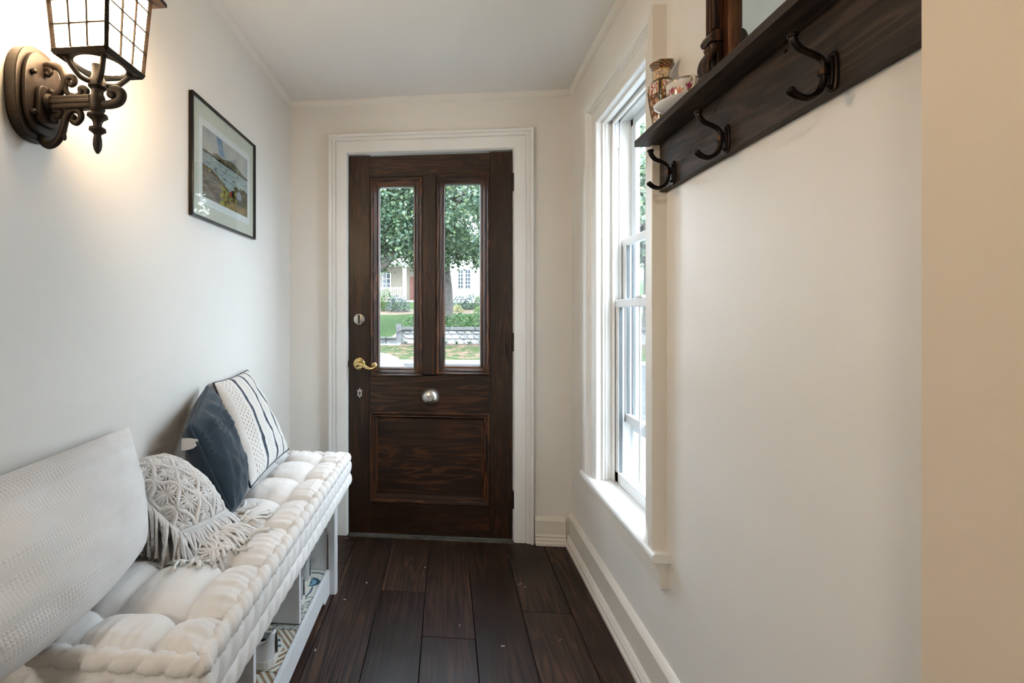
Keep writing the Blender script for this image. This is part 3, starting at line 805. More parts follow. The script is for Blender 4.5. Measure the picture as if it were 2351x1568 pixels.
# navy pillow
nv = fabric('navy_cotton', (.028, .050, .076), .15, 1600, .25, sheen=.35, big=9)
npw = thing('navy_pillow', (-.71, 1.46, .60), 'plain navy blue pillow with piping and a small white tag', 'pillow', 'pillows on the bench')
P3 = Pillow((-.584, 1.245, .612), (-.655, 1.47, .615), (-.828, 1.565, .940), (-.752, 1.315, .856), .066, .03, .40, .007, 9, 0, .26, .05, 1.25)
P3.build('cover', nv, npw)
P3.piping(nv, npw, .0042)
for k in range(4):                                      # stitched pleats near the top
    pts = [P3.S(-.96 + 1.92 * t / 24, .70 - .13 * k, 1, .0005) for t in range(25)]
    G().tube(pts, .0024, 6).build('pleat', nv, npw, smooth=True, angle=180)
tg = P3.S(-1, .62)
G().add([tg + Vector(v) for v in ((.004, -.002, .010), (.004, -.002, -.012), (-.022, -.006, -.020), (-.042, -.010, -.022), (-.042, -.010, .014), (-.020, -.006, .014))], [(0, 1, 2, 5), (5, 2, 3, 4)]).build('care_tag', plain('white_satin_tag', (.82, .80, .78), .5, var=.03), npw, label='small white fabric tag')
npw.children[-1].modifiers.new('thick', 'SOLIDIFY').thickness = .0008

# striped pillow
sm = M('striped_woven_cotton'); sm.set(Roughness=.95, Specular_IOR_Level=.1, Sheen_Weight=.2)
uvc = sm.coords(kind='UV'); sep = sm.n('ShaderNodeSeparateXYZ'); sm.l(uvc, sep.inputs[0]); u_, v_ = sep.outputs[0], sep.outputs[1]
wob = sm.math('MULTIPLY', sm.math('SUBTRACT', sm.noise(uvc, 9, 2), .5), .007)
uu = sm.math('ADD', u_, wob)
def stripe(c, w): return sm.math('LESS_THAN', sm.math('ABSOLUTE', sm.math('SUBTRACT', uu, c)), w / 2)
def either(*a):
    r = a[0]
    for b in a[1:]: r = sm.math('MAXIMUM', r, b)
    return r
navy = either(stripe(.345, .054), stripe(.585, .044), stripe(.80, .036), stripe(.985, .02))
def dashes(cs, w, freq, off):
    r = None
    for i, c in enumerate(cs):
        d = sm.math('LESS_THAN', sm.math('FRACT', sm.math('ADD', sm.math('MULTIPLY', v_, freq), off * (i % 2) + .1 * i)), .55)
        x = sm.math('MULTIPLY', stripe(c, w), d); r = x if r is None else sm.math('MAXIMUM', r, x)
    return r
brown = dashes((.115, .150, .185, .220, .25), .0075, 20, .5)
tan = either(dashes((.415, .445, .475, .505), .008, 30, .5), dashes((.65, .675, .70, .725), .008, 34, .5), dashes((.86, .885, .91, .935), .008, 34, .5))
base = sm.ramp(sm.noise(sm.coords(), 5, 3), [(.3, (.74, .715, .68)), (.7, (.80, .775, .74))])
c1 = sm.mix(tan, base, (.52, .43, .36, 1)); c1 = sm.mix(brown, c1, (.20, .115, .065, 1)); c1 = sm.mix(navy, c1, (.045, .062, .09, 1))
sm.base(c1)
hh = sm.math('ADD', sm.math('MULTIPLY', either(brown, tan), 1.0), sm.math('MULTIPLY', sm.noise(sm.coords((400, 400, 1), kind='UV'), 1, 2), .6))
sm.bump(hh, .5, .0016)
spw = thing('striped_pillow', (-.72, 1.75, .60), 'off-white pillow with navy stripes and brown stitch rows, closest to the door', 'pillow', 'pillows on the bench')
P4 = Pillow((-.640, 1.490, .614), (-.645, 1.875, .630), (-.834, 1.910, .948), (-.836, 1.625, .934), .050, .045, .42, .004, 15)
P4.build('cover', sm.m, spw, 60)
P4.piping(fabric('navy_piping', (.035, .05, .075), .1), spw, .0040)

# ------------------------------------------------------------------ shoes under the bench
def shoe(name, label, heel, ang, up_m, sole_m, ln=.28, lift=.0, tilt=0):
    t = thing(name, heel, label, 'shoe', 'shoes on the bench shelf'); ORG[t.name] = Vector((0, 0, 0))
    hw = lambda s: .036 + .012 * math.sin(min(1, s / .75) * pi * .5) if s < .72 else .048 * math.sqrt(max(0.02, 1 - ((s - .72) / .285) ** 2))
    hwr = lambda s: hw(s) * (math.sqrt(max(.03, 1 - ((.10 - s) / .105) ** 2)) if s < .10 else 1)
    N = 28
    out = [(s * ln, -hwr(s) - .003) for s in [i / N for i in range(N + 1)]]; out += [(x, -y) for x, y in out[::-1]]
    G().prism(out, 'z', 0, .026).build('sole', sole_m, t, bevel=.004)
    def top(s):
        if s < .36: return .088 - .028 * math.sin(s / .36 * pi) * .6 + (.012 if s < .06 else 0)
        return .088 - .050 * min(1, (s - .36) / .5)
    u = G(); K = 16
    for i in range(N + 1):
        s = i / N
        for k in range(K + 1):
            a = k / K * 2 - 1; w = hwr(s)
            z = .024 + (top(s) - .024) * (1 - abs(a) ** 3.2) ** .8
            if s < .36 and abs(a) < .72: z = .024 + (top(s) - .024) * .93 - (.040 if abs(a) < .60 and .07 < s < .32 else 0)
            y = w * (math.copysign(abs(a) ** .75, a))
            u.v.append(Vector((s * ln, y, z)))
    for i in range(N):
        for k in range(K): u.f.append((i * (K + 1) + k, i * (K + 1) + k + 1, (i + 1) * (K + 1) + k + 1, (i + 1) * (K + 1) + k))
    up = u.build('upper', up_m, t, smooth=True, angle=50)
    pts = []
    for k in range(25):
        a = 2 * pi * k / 24; s = .19 + .165 * math.cos(a); pts.append((s * ln, .68 * hwr(max(.06, s)) * math.sin(a), top(max(0, s)) - .002))
    G().tube(pts, .005, 8, caps=False).build('collar', up_m, t, smooth=True, angle=180)
    G().lathe([(0, .046), (.018, .0465), (.024, .050)], (.19 * ln, 0, 0), 'z', 20).build('lining', DARKHOLE, t, smooth=True)
    for k in range(4):
        s = .42 + .07 * k; G().tube([(s * ln, -.024, top(s) - .004), (s * ln, 0, top(s) + .004), (s * ln, .024, top(s) - .004)], .0028, 6).build('lace', sole_m, t, smooth=True)
    t.rotation_euler = (0, tilt, ang)
    return t
SW = plain('white_sneaker_leather', (.78, .78, .78), .5, var=.05); SS = plain('off_white_rubber', (.70, .68, .63), .6, var=.08)
SG = fabric('grey_mesh', (.48, .48, .47), .1, 900); ST_ = fabric('taupe_suede', (.22, .18, .145), .12, 900)
shoe('sneaker', 'white leather sneaker with dark lining in the middle cubby', (-.525, 1.415, .1016), pi - .12, SW, SS)
shoe('sneaker', 'grey and white sneaker in the far cubby, nearer the divider', (-.53, 1.715, .1016), pi, SG, SS)
shoe('sneaker', 'grey and white sneaker in the far cubby, nearer the end post', (-.545, 1.845, .1016), pi + .05, SG, SS)
shoe('slip_on_shoe', 'taupe shoe with white rubber edge in the cubby closest to the camera', (-.525, 1.14, .1016), pi + .1, ST_, SS)

# ------------------------------------------------------------------ wall lantern
LY = .89; lx, ly = -.6955, LY
def lp_(x, y): return px(x / 3.92, y / 3.92, Y=LY)     # traced scroll work, in its own plane across the wall
wl_ = thing('wall_lantern', (XL, LY, 1.503), 'dark bronze carriage lantern with lit panes and scrolled arm on the wall', 'lamp')
def oval(hy, hz, cy, cz, n=40, e=2.5):
    o = []
    for k in range(n):
        a = 2 * pi * k / n; c, s = math.cos(a), math.sin(a)
        o.append((cy + hy * math.copysign(abs(c) ** (2 / e), c), cz + hz * math.copysign(abs(s) ** (2 / e), s)))
    return o
bp = G().prism(oval(.056, .094, LY, 1.625, e=2.6), 'x', XL, XL + .026).build('backplate', LANT, wl_, bevel=.003)
G().prism(oval(.046, .082, LY, 1.625, e=2.6), 'x', XL + .026, XL + .036).build('raised_plate', LANT, bp, bevel=.003)
G().prism(oval(.026, .040, LY, 1.600, e=4), 'x', XL + .036, XL + .046).build('boss', LANT, bp, bevel=.003)
for dz in (.045, -.035): G().ball((XL + .040, LY - .030, 1.615 + dz), .0055, 12, 8).build('cap_nut', LANT, bp, smooth=True)
za = px(215, 235, Y=LY).z
arm = G().box(XL + .030, lx - .014, LY - .010, LY + .010, za - .014, za + .014).build('arm', LANT, wl_, bevel=.004)
G().box(XL + .040, lx - .014, LY - .012, LY + .012, za - .004, za + .004).build('arm_rib', LANT, arm, bevel=.002)
G().lathe([(.016, 0), (.020, .006), (.016, .012)], (XL + .044, LY, za), 'x', 20).build('arm_collar', LANT, arm, smooth=True)
def scroll(pts, r=.0058, r1=.0042, flat=1.35):
    q = smooth_path([lp_(*p) for p in pts], 6); n = len(q)
    G().tube(q, [r1 + (r - r1) * math.sin(pi * (i + .5) / n) for i in range(n)], 10, flat=flat).ball(q[0], r1 * 1.5, 8, 6).ball(q[-1], r1 * 1.5, 8, 6).build('scroll', LANT, wl_, smooth=True, angle=60)
scroll([(430, 670), (455, 650), (440, 620), (405, 625), (400, 600), (470, 590), (545, 625), (580, 720), (560, 810), (500, 860), (435, 865), (410, 835), (435, 815), (460, 830)])
scroll([(620, 745), (640, 765), (670, 745), (665, 705), (625, 695), (590, 740), (595, 820), (640, 870)], .005, .0035)
scroll([(625, 850), (690, 865), (730, 835), (725, 800), (755, 795), (785, 825), (760, 865)], .0048, .0032)
scroll([(800, 935), (900, 945), (1000, 940), (1075, 910), (1095, 855), (1060, 815), (1010, 815), (995, 850), (1020, 865)], .0085, .005, 1.2)
scroll([(505, 1095), (475, 1090), (480, 1050), (530, 1045), (545, 1010), (470, 990), (400, 1040), (358, 1140), (365, 1240), (425, 1305), (500, 1285), (555, 1210), (580, 1120), (600, 1040), (655, 990), (715, 1005), (730, 1060), (690, 1105), (650, 1085), (665, 1055)], .006, .0042)
G().ball(lp_(580, 1230), .006, 8, 6, (.7, .7, 1.4)).build('leaf_bud', LANT, wl_, smooth=True)
pr = []
for yv, w in ((440, 70), (480, 66), (510, 52), (600, 46), (700, 52), (722, 66), (760, 72), (790, 78), (815, 52), (850, 50), (868, 60), (890, 66), (975, 66), (995, 62), (1018, 46), (1035, 84), (1055, 88), (1085, 50), (1110, 38), (1140, 36), (1158, 70), (1182, 72), (1205, 38), (1220, 30), (1260, 37), (1310, 39), (1350, 31), (1378, 16), (1390, 0)):
    p = lp_(850, yv); pr.append((w / 3.92 / F * .90, p.z))
cxm = lx - .006
G().lathe(pr[::-1], (cxm, LY, 0), 'z', 28).build('turned_stem', LANT, wl_, smooth=True, angle=35)
LZ0, LZ1, hb, ht = 1.684, 1.850, .0575, .068
LG = emit('lit_lantern_glass', (1.0, .71, .43), 46.0)
LGB = emit('lit_seeded_bottom_glass', (1.0, .80, .50), 2.2)
def lc(sx, sy, t, ins=0): h = hb + (ht - hb) * t - ins; return Vector((lx + sx * h, ly + sy * h, LZ0 + (LZ1 - LZ0) * t))
cs_ = [(-1, -1), (1, -1), (1, 1), (-1, 1)]
for q in cs_: G().tube([lc(*q, 0, .004), lc(*q, 1, .004)], .0055, 4).build('corner_post', LANT, wl_)
for t, r in ((.0, .0075), (1.0, .0065)):
    for k in range(4): G().tube([lc(*cs_[k], t, .004), lc(*cs_[(k + 1) % 4], t, .004)], r, 4).build('cage_rail', LANT, wl_)
for k in range(4):
    a, b = cs_[k], cs_[(k + 1) % 4]
    pa, pb, pc, pd = lc(*a, .02, .006), lc(*b, .02, .006), lc(*b, .98, .006), lc(*a, .98, .006)
    pane = G().add([pa, pb, pc, pd], [(0, 1, 2, 3)]).build('lantern_pane', LG, wl_, label='glowing white glass side')
    pane.modifiers.new('thick', 'SOLIDIFY').thickness = .002
    no = ((pb - pa).cross(pd - pa)).normalized(); no = no if no.dot(pa.lerp(pc, .5) - Vector((lx, ly, pa.lerp(pc, .5).z))) > 0 else -no; no = no * .0035
    for i in (1, 2): G().tube([pa.lerp(pb, i / 3) + no, pd.lerp(pc, i / 3) + no], .0026, 6).build('glazing_bar', LANT, pane)
    for i in (1, 2, 3): G().tube([pa.lerp(pd, i / 3.6) + no, pb.lerp(pc, i / 3.6) + no], .0022, 6).build('glazing_bar', LANT, pane)
G().lathe([(0, LZ0 - .003), (.030, LZ0 - .002), (.047, LZ0 + .003)], (lx, ly, 0), 'z', 28).build('bottom_glass', LGB, wl_, smooth=True, label='round seeded glass under the lantern')
rg = []; rh = []
for k in range(32):
    a = 2 * pi * k / 32; c_, s_ = math.cos(a), math.sin(a); e = .0535 / max(abs(c_), abs(s_)); rg.append((lx + e * c_, ly + e * s_)); rh.append((lx + .045 * c_, ly + .045 * s_))
G().add([(x, y, z) for z in (LZ0 - .006, LZ0 - .001) for (x, y) in rg + rh], [f for k in range(32) for f in ((k, (k + 1) % 32, 32 + (k + 1) % 32, 32 + k), (64 + k, 96 + k, 96 + (k + 1) % 32, 64 + (k + 1) % 32), (32 + k, 32 + (k + 1) % 32, 96 + (k + 1) % 32, 96 + k), (k, 64 + k, 64 + (k + 1) % 32, (k + 1) % 32))]).build('bottom_plate', LANT, wl_)
for k in range(4):
    p0 = lc(*cs_[k], 0, .006); c0 = Vector((cxm, LY, lp_(850, 745).z)); d = Vector((p0.x - cxm, p0.y - LY, 0))
    q = smooth_path([c0 + d * .18 + Vector((0, 0, -.002)), c0 + d * .42 + Vector((0, 0, .002)), c0 + d * .62 + Vector((0, 0, .018)), c0 + d * .80 + Vector((0, 0, .034)), p0 + Vector((0, 0, -.004))], 5)
    G().tube(q, .0052, 8).build('bracket', LANT, wl_, smooth=True)
ev = ht + .020
G().add([(lx + sx * ev, ly + sy * ev, LZ1 - .002) for sx, sy in cs_] + [(lx + sx * ev, ly + sy * ev, LZ1 + .006) for sx, sy in cs_] + [(lx + sx * .022, ly + sy * .022, LZ1 + .070) for sx, sy in cs_],
        [(3, 2, 1, 0)] + [(k, (k + 1) % 4, 4 + (k + 1) % 4, 4 + k) for k in range(4)] + [(4 + k, 4 + (k + 1) % 4, 8 + (k + 1) % 4, 8 + k) for k in range(4)] + [(8, 9, 10, 11)]).build('roof', LANT, wl_, bevel=.002)
G().lathe([(.024, .068), (.020, .080), (.010, .084), (.013, .094), (.008, .104), (0, .112)], (lx, ly, LZ1), 'z', 20).build('roof_finial', LANT, wl_, smooth=True)

# ------------------------------------------------------------------ framed seascape print
fx0, fx1 = XL + .001, XL + .016; fy0, fy1, fz0, fz1 = 1.488, 2.006, 1.512, 1.926
fp = thing('framed_print', (XL, (fy0 + fy1) / 2, fz0), 'framed watercolour seascape with pale mat and thin black frame', 'picture')
BLK = plain('black_metal_frame', (.012, .012, .012), .28, .6, var=.1)
for nme, a in (('frame_rail', (fy0, fy1, fz0, fz0 + .007)), ('frame_rail', (fy0, fy1, fz1 - .007, fz1)), ('frame_side', (fy0, fy0 + .007, fz0 + .007, fz1 - .007)), ('frame_side', (fy1 - .007, fy1, fz0 + .007, fz1 - .007))):
    G().box(fx0, fx1, *a).build(nme, BLK, fp, bevel=.0012)
G().box(fx0, fx0 + .004, fy0 + .006, fy1 - .006, fz0 + .006, fz1 - .006).build('mat_board', plain('pale_green_mat', lin(214, 213, 203), .8, var=.02), fp)
G().box(fx0 + .004, fx0 + .0052, 1.541, 1.958, 1.566, 1.866).build('paper', plain('white_print_paper', (.78, .79, .82), .8, var=.02), fp)
iy0, iy1, iz0, iz1 = 1.567, 1.936, 1.594, 1.841
def sea(u, v):
    n = lambda a, b, s=0: noise.noise(Vector((u * a + s, v * b, s)))
    mix = lambda a, b, t: tuple(p + (q - p) * max(0, min(1, t)) for p, q in zip(a, b))
    hz = .66 - .02 * u                                       # horizon (far shore)
    hill = hz + .015 + (.10 * math.exp(-((u - .62) / .22) ** 2) + .05 * math.exp(-((u - .30) / .12) ** 2) + .02 * n(9, 0, 4)) * (1 if u > .10 else u * 10)
    shore = .44 - .30 * u * 1.0 + .06 * math.sin(u * 6) + .03 * n(14, 3, 1)
    shore = max(.36 - .22 * u, shore) if u < .55 else .26 + .16 * min(1, (u - .55) / .15) + .05 * n(16, 2, 2)
    if v > hill:
        c = mix((176, 172, 172), (150, 156, 168), .5 + n(3, 4, 1)); c = mix(c, (196, 192, 186), .4 + 1.1 * n(5, 3, 8))
        if abs(u - .36 + .25 * (v - .85)) < .06 and v > .74: c = mix(c, (104, 134, 168), .75 + n(9, 9, 3))
        return c
    if v > hz - .015: return mix((126, 124, 102), (92, 90, 80), .5 + 1.2 * n(12, 20, 5)) if v > hz + .012 else (70, 66, 58)
    if v > shore:
        c = mix((142, 156, 162), (176, 184, 184), .5 + 1.2 * n(4, 40, 6)); 
        if n(10, 60, 7) > .33: c = mix(c, (86, 94, 98), .7)
        return c
    d = shore - v
    if u < .42:
        c = mix((150, 140, 128), (118, 112, 112), .5 + 1.2 * n(8, 22, 9))
        if d < .05: c = mix((84, 76, 60), (176, 160, 116), n(30, 30, 1) + .5)
    else: c = mix((104, 98, 62), (66, 62, 48), .5 + 1.3 * n(14, 14, 2))
    if .34 < u < .72 and d > .02 and v < .34 + .1 * n(9, 9, 3): c = mix(c, (176, 166, 84), .45 + 1.1 * n(16, 16, 4))
    if u > .48 and v < .14: c = mix(c, (164, 138, 100), .6 + n(7, 9, 3))
    if .56 < u < .68 and .20 < v < .345: c = (52, 40, 38) if u > .60 else (158, 60, 40)
    if .565 < u < .675 and .325 < v < .39 - 1.2 * abs(u - .62): c = (214, 208, 196)
    if ((u - .78) / .06) ** 2 + ((v - .27) / .085) ** 2 < 1: c = (138, 146, 168) if v > .22 else (84, 82, 92)
    return c
NU, NV = 150, 100; q = G(); q.grid(NU, NV, lambda u, v: (fx0 + .0060, iy0 + u * (iy1 - iy0), iz0 + v * (iz1 - iz0)))
q.build('watercolour', vcol('watercolour_print', .85, .2), fp, col=[lin(*[max(0, min(255, x)) for x in sea(i / NU, j / NV)]) for j in range(NV + 1) for i in range(NU + 1)])
G().box(fx0 + .0115, fx0 + .0135, fy0 + .006, fy1 - .006, fz0 + .006, fz1 - .006).build('glazing', glass('picture_glass', (.97, .985, .97), .8), fp)

# ------------------------------------------------------------------ coat rack with shelf
rk = thing('coat_rack', (XR, 1.03, 1.54), 'dark weathered wooden coat rack with shelf and three hooks on the wall', 'coat rack')
RY0, RY1 = .585, 1.462
G().box(XR - .020, XR, RY0, RY1 - .006, 1.540, 1.679).build('back_board', RACKW, rk, bevel=.0015)
G().box(.559, XR, RY0, RY1, 1.679, 1.698).build('shelf', RACKW, rk, bevel=.0015)
def hook(y, name='hook'):
    x0 = XR - .020
    o = []
    for k in range(24):
        a = 2 * pi * k / 24; c_, s_ = math.cos(a), math.sin(a)
        o.append((y + .0125 * math.copysign(abs(c_) ** .6, c_), 1.5695 + .0335 * math.copysign(abs(s_) ** .75, s_)))
    h = G().prism(o, 'x', x0 - .0055, x0).build(name, BRONZE, rk, bevel=.0022, label='dark bronze double coat hook')
    G().prism([(y + (p[0] - y) * .62, 1.5695 + (p[1] - 1.5695) * .8) for p in o], 'x', x0 - .0085, x0 - .005).build('plate_ridge', BRONZE, h, bevel=.0015)
    for dz in (.014, -.022): G().lathe([(.0036, -.0085), (.0030, -.0105), (0, -.0112)], (x0, y, 1.5695 + dz), 'x', 12).build('screw', BRONZE, h, smooth=True)
    c0 = x0 - .010
    up = smooth_path([(c0 - .004, y, 1.566), (c0 - .008, y, 1.590), (c0 - .022, y, 1.601), (c0 - .040, y, 1.610), (c0 - .050, y, 1.622), (c0 - .052, y, 1.631)], 6)
    G().tube(up, [.0050 + .0016 * (i / len(up)) ** 2 for i in range(len(up))], 12).lathe([(.0066, 0), (.0088, .003), (.0086, .0055), (.006, .0075), (0, .008)], (c0 - .052, y, 1.629), 'z', 16).build('upper_prong', BRONZE, h, smooth=True, angle=50)
    dn = smooth_path([(c0 - .006, y, 1.580), (c0 - .006, y, 1.556), (c0 - .014, y, 1.538), (c0 - .030, y, 1.530), (c0 - .045, y, 1.534), (c0 - .055, y, 1.542)], 6)
    G().tube(dn, [.0050 + .0018 * (i / len(dn)) ** 2 for i in range(len(dn))], 12).ball((c0 - .056, y, 1.543), .0086, 12, 8, (.8, 1, .6), Matrix.Rotation(math.radians(-38), 3, 'Y')).build('lower_prong', BRONZE, h, smooth=True, angle=50)
    G().tube([(c0 - .0065, y, 1.5665), (c0 - .0065, y, 1.5775)], .0062, 14).build('band', plain('worn_copper_band', (.06, .032, .02), .35, .9), h, smooth=True)
    G().tube([(x0 - .004, y, 1.572), (c0 - .006, y, 1.572)], .006, 10).build('neck', BRONZE, h, smooth=True)
for y in (.822, 1.111, 1.36): hook(y)
for (y, z) in ((1.425, 1.61), (1.16, 1.655), (.93, 1.665), (1.28, 1.60)): G().lathe([(.0042, -.0004), (.0042, -.0010), (.0025, -.0012), (0, -.0006)], (XR - .020, y, z), 'x', 12).build('screw', BRONZE, rk)

# ------------------------------------------------------------------ carved mirror standing on the shelf
SZ = 1.698
mr = thing('carved_mirror', (.615, .86, SZ), 'antique carved wooden mirror standing on the coat rack shelf', 'mirror')
MY0, MY1, MZT = .56, 1.150, 2.26
def pil(ya, yb):
    """fluted pilaster: base block, ogee foot, collar, fluted shaft"""
    ym = (ya + yb) / 2; w = (yb - ya) / 2
    p = G().box(.606, .640, ya + .003, yb - .003, SZ + .03, MZT - .10).build('pilaster', MIRW, mr, bevel=.002)
    G().box(.586, .641, ya - .004, yb + .004, SZ, SZ + .012).build('plinth', MIRW, p, bevel=.002)
    G().box(.580, .641, ya - .002, yb + .002, SZ + .012, SZ + .026).build('plinth', MIRW, p, bevel=.004)
    for k in range(3):
        y = ya + (k + .5) * (yb - ya) / 3
        q = smooth_path([(.592, y, SZ + .024), (.585, y, SZ + .040), (.590, y, SZ + .060), (.601, y, SZ + .078), (.597, y, SZ + .092)], 5)
        G().tube(q, [.0062 + .0022 * math.sin(i / len(q) * pi) for i in range(len(q))], 8).build('ogee_lobe', MIRW, p, smooth=True)
        G().tube([(.602, y, SZ + .125), (.602, y, MZT - .16)], .0055, 8).build('reed', MIRW, p, smooth=True)
    G().prism([(.590, SZ + .095), (.586, SZ + .104), (.592, SZ + .116), (.600, SZ + .122), (.641, SZ + .122), (.641, SZ + .095)], 'y', ya - .002, yb + .002).build('collar', MIRW, p, bevel=.003)
    G().prism([(.586, MZT - .16), (.582, MZT - .145), (.590, MZT - .13), (.641, MZT - .13), (.641, MZT - .16)], 'y', ya - .002, yb + .002).build('collar', MIRW, p, bevel=.003)
pil(MY1 - .036, MY1); pil(MY0, MY0 + .036)
MRW2 = wood('mirror_inner_frame_wood', (.03, .010, .004), (.10, .035, .012), (.20, .075, .025), 'z', rough=.3, contrast=.4)
G().box(.616, .641, MY1 - .062, MY1 - .036, SZ, MZT - .1).build('side_rail', MRW2, mr, bevel=.005)
G().box(.616, .641, MY0 + .036, MY0 + .062, SZ, MZT - .1).build('side_rail', MRW2, mr, bevel=.005)
G().box(.612, .641, MY0 + .062, MY1 - .062, SZ, SZ + .030).build('bottom_rail', MRW2, mr, bevel=.005)
G().box(.612, .641, MY0 + .036, MY1 - .036, MZT - .16, MZT - .10).build('top_rail', MRW2, mr, bevel=.005)
G().prism([(MY0 - .01, MZT - .10), (MY1 + .01, MZT - .10), (MY1 + .01, MZT - .07), (MY1 - .10, MZT - .05), (.5 * (MY0 + MY1) + .08, MZT - .01), (.5 * (MY0 + MY1), MZT), (.5 * (MY0 + MY1) - .08, MZT - .01), (MY0 + .10, MZT - .05), (MY0 - .01, MZT - .07)], 'x', .606, .641).build('crest', MIRW, mr, bevel=.003)
mg = M('silvered_mirror'); mg.base((.80, .85, .83, 1)); mg.set(Metallic=1, Roughness=.03)
ga, gb, gc, gd = MY0 + .062, MY1 - .062, SZ + .030, MZT - .16; bv = .018
G().add([(.630, ga, gc), (.630, gb, gc), (.630, gb, gd), (.630, ga, gd), (.6285, ga + bv, gc + bv), (.6285, gb - bv, gc + bv), (.6285, gb - bv, gd - bv), (.6285, ga + bv, gd - bv)],
        [(0, 1, 5, 4), (1, 2, 6, 5), (2, 3, 7, 6), (3, 0, 4, 7), (4, 5, 6, 7)]).build('mirror_glass', mg.m, mr, label='bevelled mirror glass')

# ------------------------------------------------------------------ vase, saucer and cup
vx, vy = .604, 1.385
vprof = [(.020, 0), (.0225, .003), (.0215, .010), (.024, .022), (.029, .050), (.0345, .085), (.0365, .108), (.034, .124), (.026, .136), (.0205, .144), (.0195, .158), (.021, .166), (.027, .176), (.0315, .183), (.0305, .187), (.024, .181), (.016, .160), (0, .150)]
fine_ = []
for (r0, h0), (r1, h1) in zip(vprof, vprof[1:]):
    for k in range(5): fine_.append((r0 + (r1 - r0) * k / 5, h0 + (h1 - h0) * k / 5))
fine_.append(vprof[-1])
def facet(a, h): return 1 + .035 * math.cos(6 * a) * (1 if h < .14 else 1.5)
def vase_col(a, h):
    n = noise.noise(Vector((a * 5, h * 160, 2))); n2 = noise.noise(Vector((a * 11, h * 320, 6)))
    if h > .166: return (30, 74, 48) if math.cos(a * 12 + h * 900) < .45 else (186, 92, 36)
    if h > .163: return (206, 160, 92)
    if h > .140: return (226, 200, 150) if n < .10 else ((188, 116, 42) if n2 > 0 else (48, 68, 130))
    if h > .130: return (46, 72, 50) if n2 < .2 else (176, 100, 40)
    if h > .018:
        b = (a * 6 / (2 * pi)) % 1
        if b < .07 or b > .93: return (52, 44, 34)
        if b < .16 or b > .84: return (200, 152, 74) if n2 < .15 else (56, 76, 60)
        if h > .118: return (232, 222, 204) if n < .1 else (168, 62, 36)
        if h > .095: return (232, 222, 204) if n2 + n < .02 else (156, 66, 40)
        if h > .035: return (112, 72, 46) if n2 < -.05 else ((62, 52, 52) if n < 0 else ((170, 104, 56) if n2 < .25 else (222, 206, 186)))
        return (226, 214, 196) if n2 > -.1 else (140, 60, 36)
    return (206, 150, 66) if n2 > 0 else (52, 78, 52)
SEG = 96; q = G().lathe(fine_, (vx, vy, SZ), 'z', SEG, facet)
q.build('painted_vase', vcol('glazed_painted_porcelain', .18, .5, .5), smooth=True, angle=50, col=[lin(*vase_col(2 * pi * k / SEG, h)) for r, h in fine_ for k in range(SEG)], label='green and rust painted porcelain vase on the coat rack shelf', cat='vase')
sx, sy = .606, 1.272
G().lathe([(.030, 0), (.031, .004), (.029, .006), (.040, .010), (.056, .017), (.0655, .024), (.0665, .0265), (.064, .0275), (.054, .021), (.034, .012), (0, .011)], (sx, sy, SZ), 'z', 56).build('saucer', plain('white_glazed_china', (.80, .79, .78), .15, var=.02, coat=.5), smooth=True, angle=60, label='white china saucer under the flowered teacup', cat='saucer')
cp = thing('teacup', (sx, sy, SZ + .0118), 'small white teacup with pink and orange flowers beside the vase', 'cup')
cprof = [(.018, 0), (.0195, .003), (.018, .006), (.025, .012), (.033, .024), (.0365, .042), (.0375, .058), (.039, .066), (.0385, .067), (.036, .058), (.034, .040), (.025, .016), (0, .010)]
cf = []
for (r0, h0), (r1, h1) in zip(cprof, cprof[1:]):
    for k in range(5): cf.append((r0 + (r1 - r0) * k / 5, h0 + (h1 - h0) * k / 5))
cf.append(cprof[-1])
def cup_col(i, a, h):
    w = (226, 220, 212)
    if i > 38: return w
    if h > .062: return (150, 140, 128)
    for fa, fh, fc in ((3.6, .040, (168, 62, 92)), (4.1, .034, (204, 120, 84)), (3.1, .032, (150, 70, 104)), (2.6, .040, (206, 126, 90)), (4.7, .042, (166, 64, 96)), (5.3, .034, (204, 120, 84)), (1.5, .04, (166, 64, 96)), (.6, .036, (204, 120, 84))):
        d = math.hypot((a - fa) * .036, h - fh)
        if d < .0075 + .0025 * math.sin(5 * math.atan2(h - fh, (a - fa) * .036)): return fc
        if d < .011 and math.sin(3 * math.atan2(h - fh, (a - fa) * .036)) > .6: return (120, 130, 84)
    return w
q = G().lathe(cf, (sx, sy, SZ + .0118), 'z', SEG)
q.build('bowl', vcol('painted_china', .15, .5, .5), cp, smooth=True, angle=60, col=[lin(*cup_col(i, 2 * pi * k / SEG, h)) for i, (r, h) in enumerate(cf) for k in range(SEG)])
q = smooth_path([(sx, sy - .034, SZ + .068), (sx, sy - .048, SZ + .072), (sx, sy - .058, SZ + .062), (sx, sy - .054, SZ + .046), (sx, sy - .034, SZ + .036)], 5)
G().tube(q, .0032, 8).build('handle', plain('gilt_china', (.72, .66, .55), .2, var=.05, coat=.4), cp, smooth=True)

# ------------------------------------------------------------------ added fill light, unseen in the hall behind the camera
hl = thing('hall_fill_light', (-1.35, -1.9, HC - .12), 'added unseen fill light in the hall, shaped as a round flush dome', 'lamp')
G().lathe([(.17, HC - .03), (.17, HC - .001)], (-1.35, -1.9, 0), 'z', 40).build('pan', NICKEL, hl, smooth=True)
G().lathe([(0, HC - .115), (.06, HC - .110), (.11, HC - .090), (.145, HC - .055), (.155, HC - .03)], (-1.35, -1.9, 0), 'z', 40).build('fill_dome', emit('fill_light_glow', (1.0, .91, .80), 105.0), hl, smooth=True)

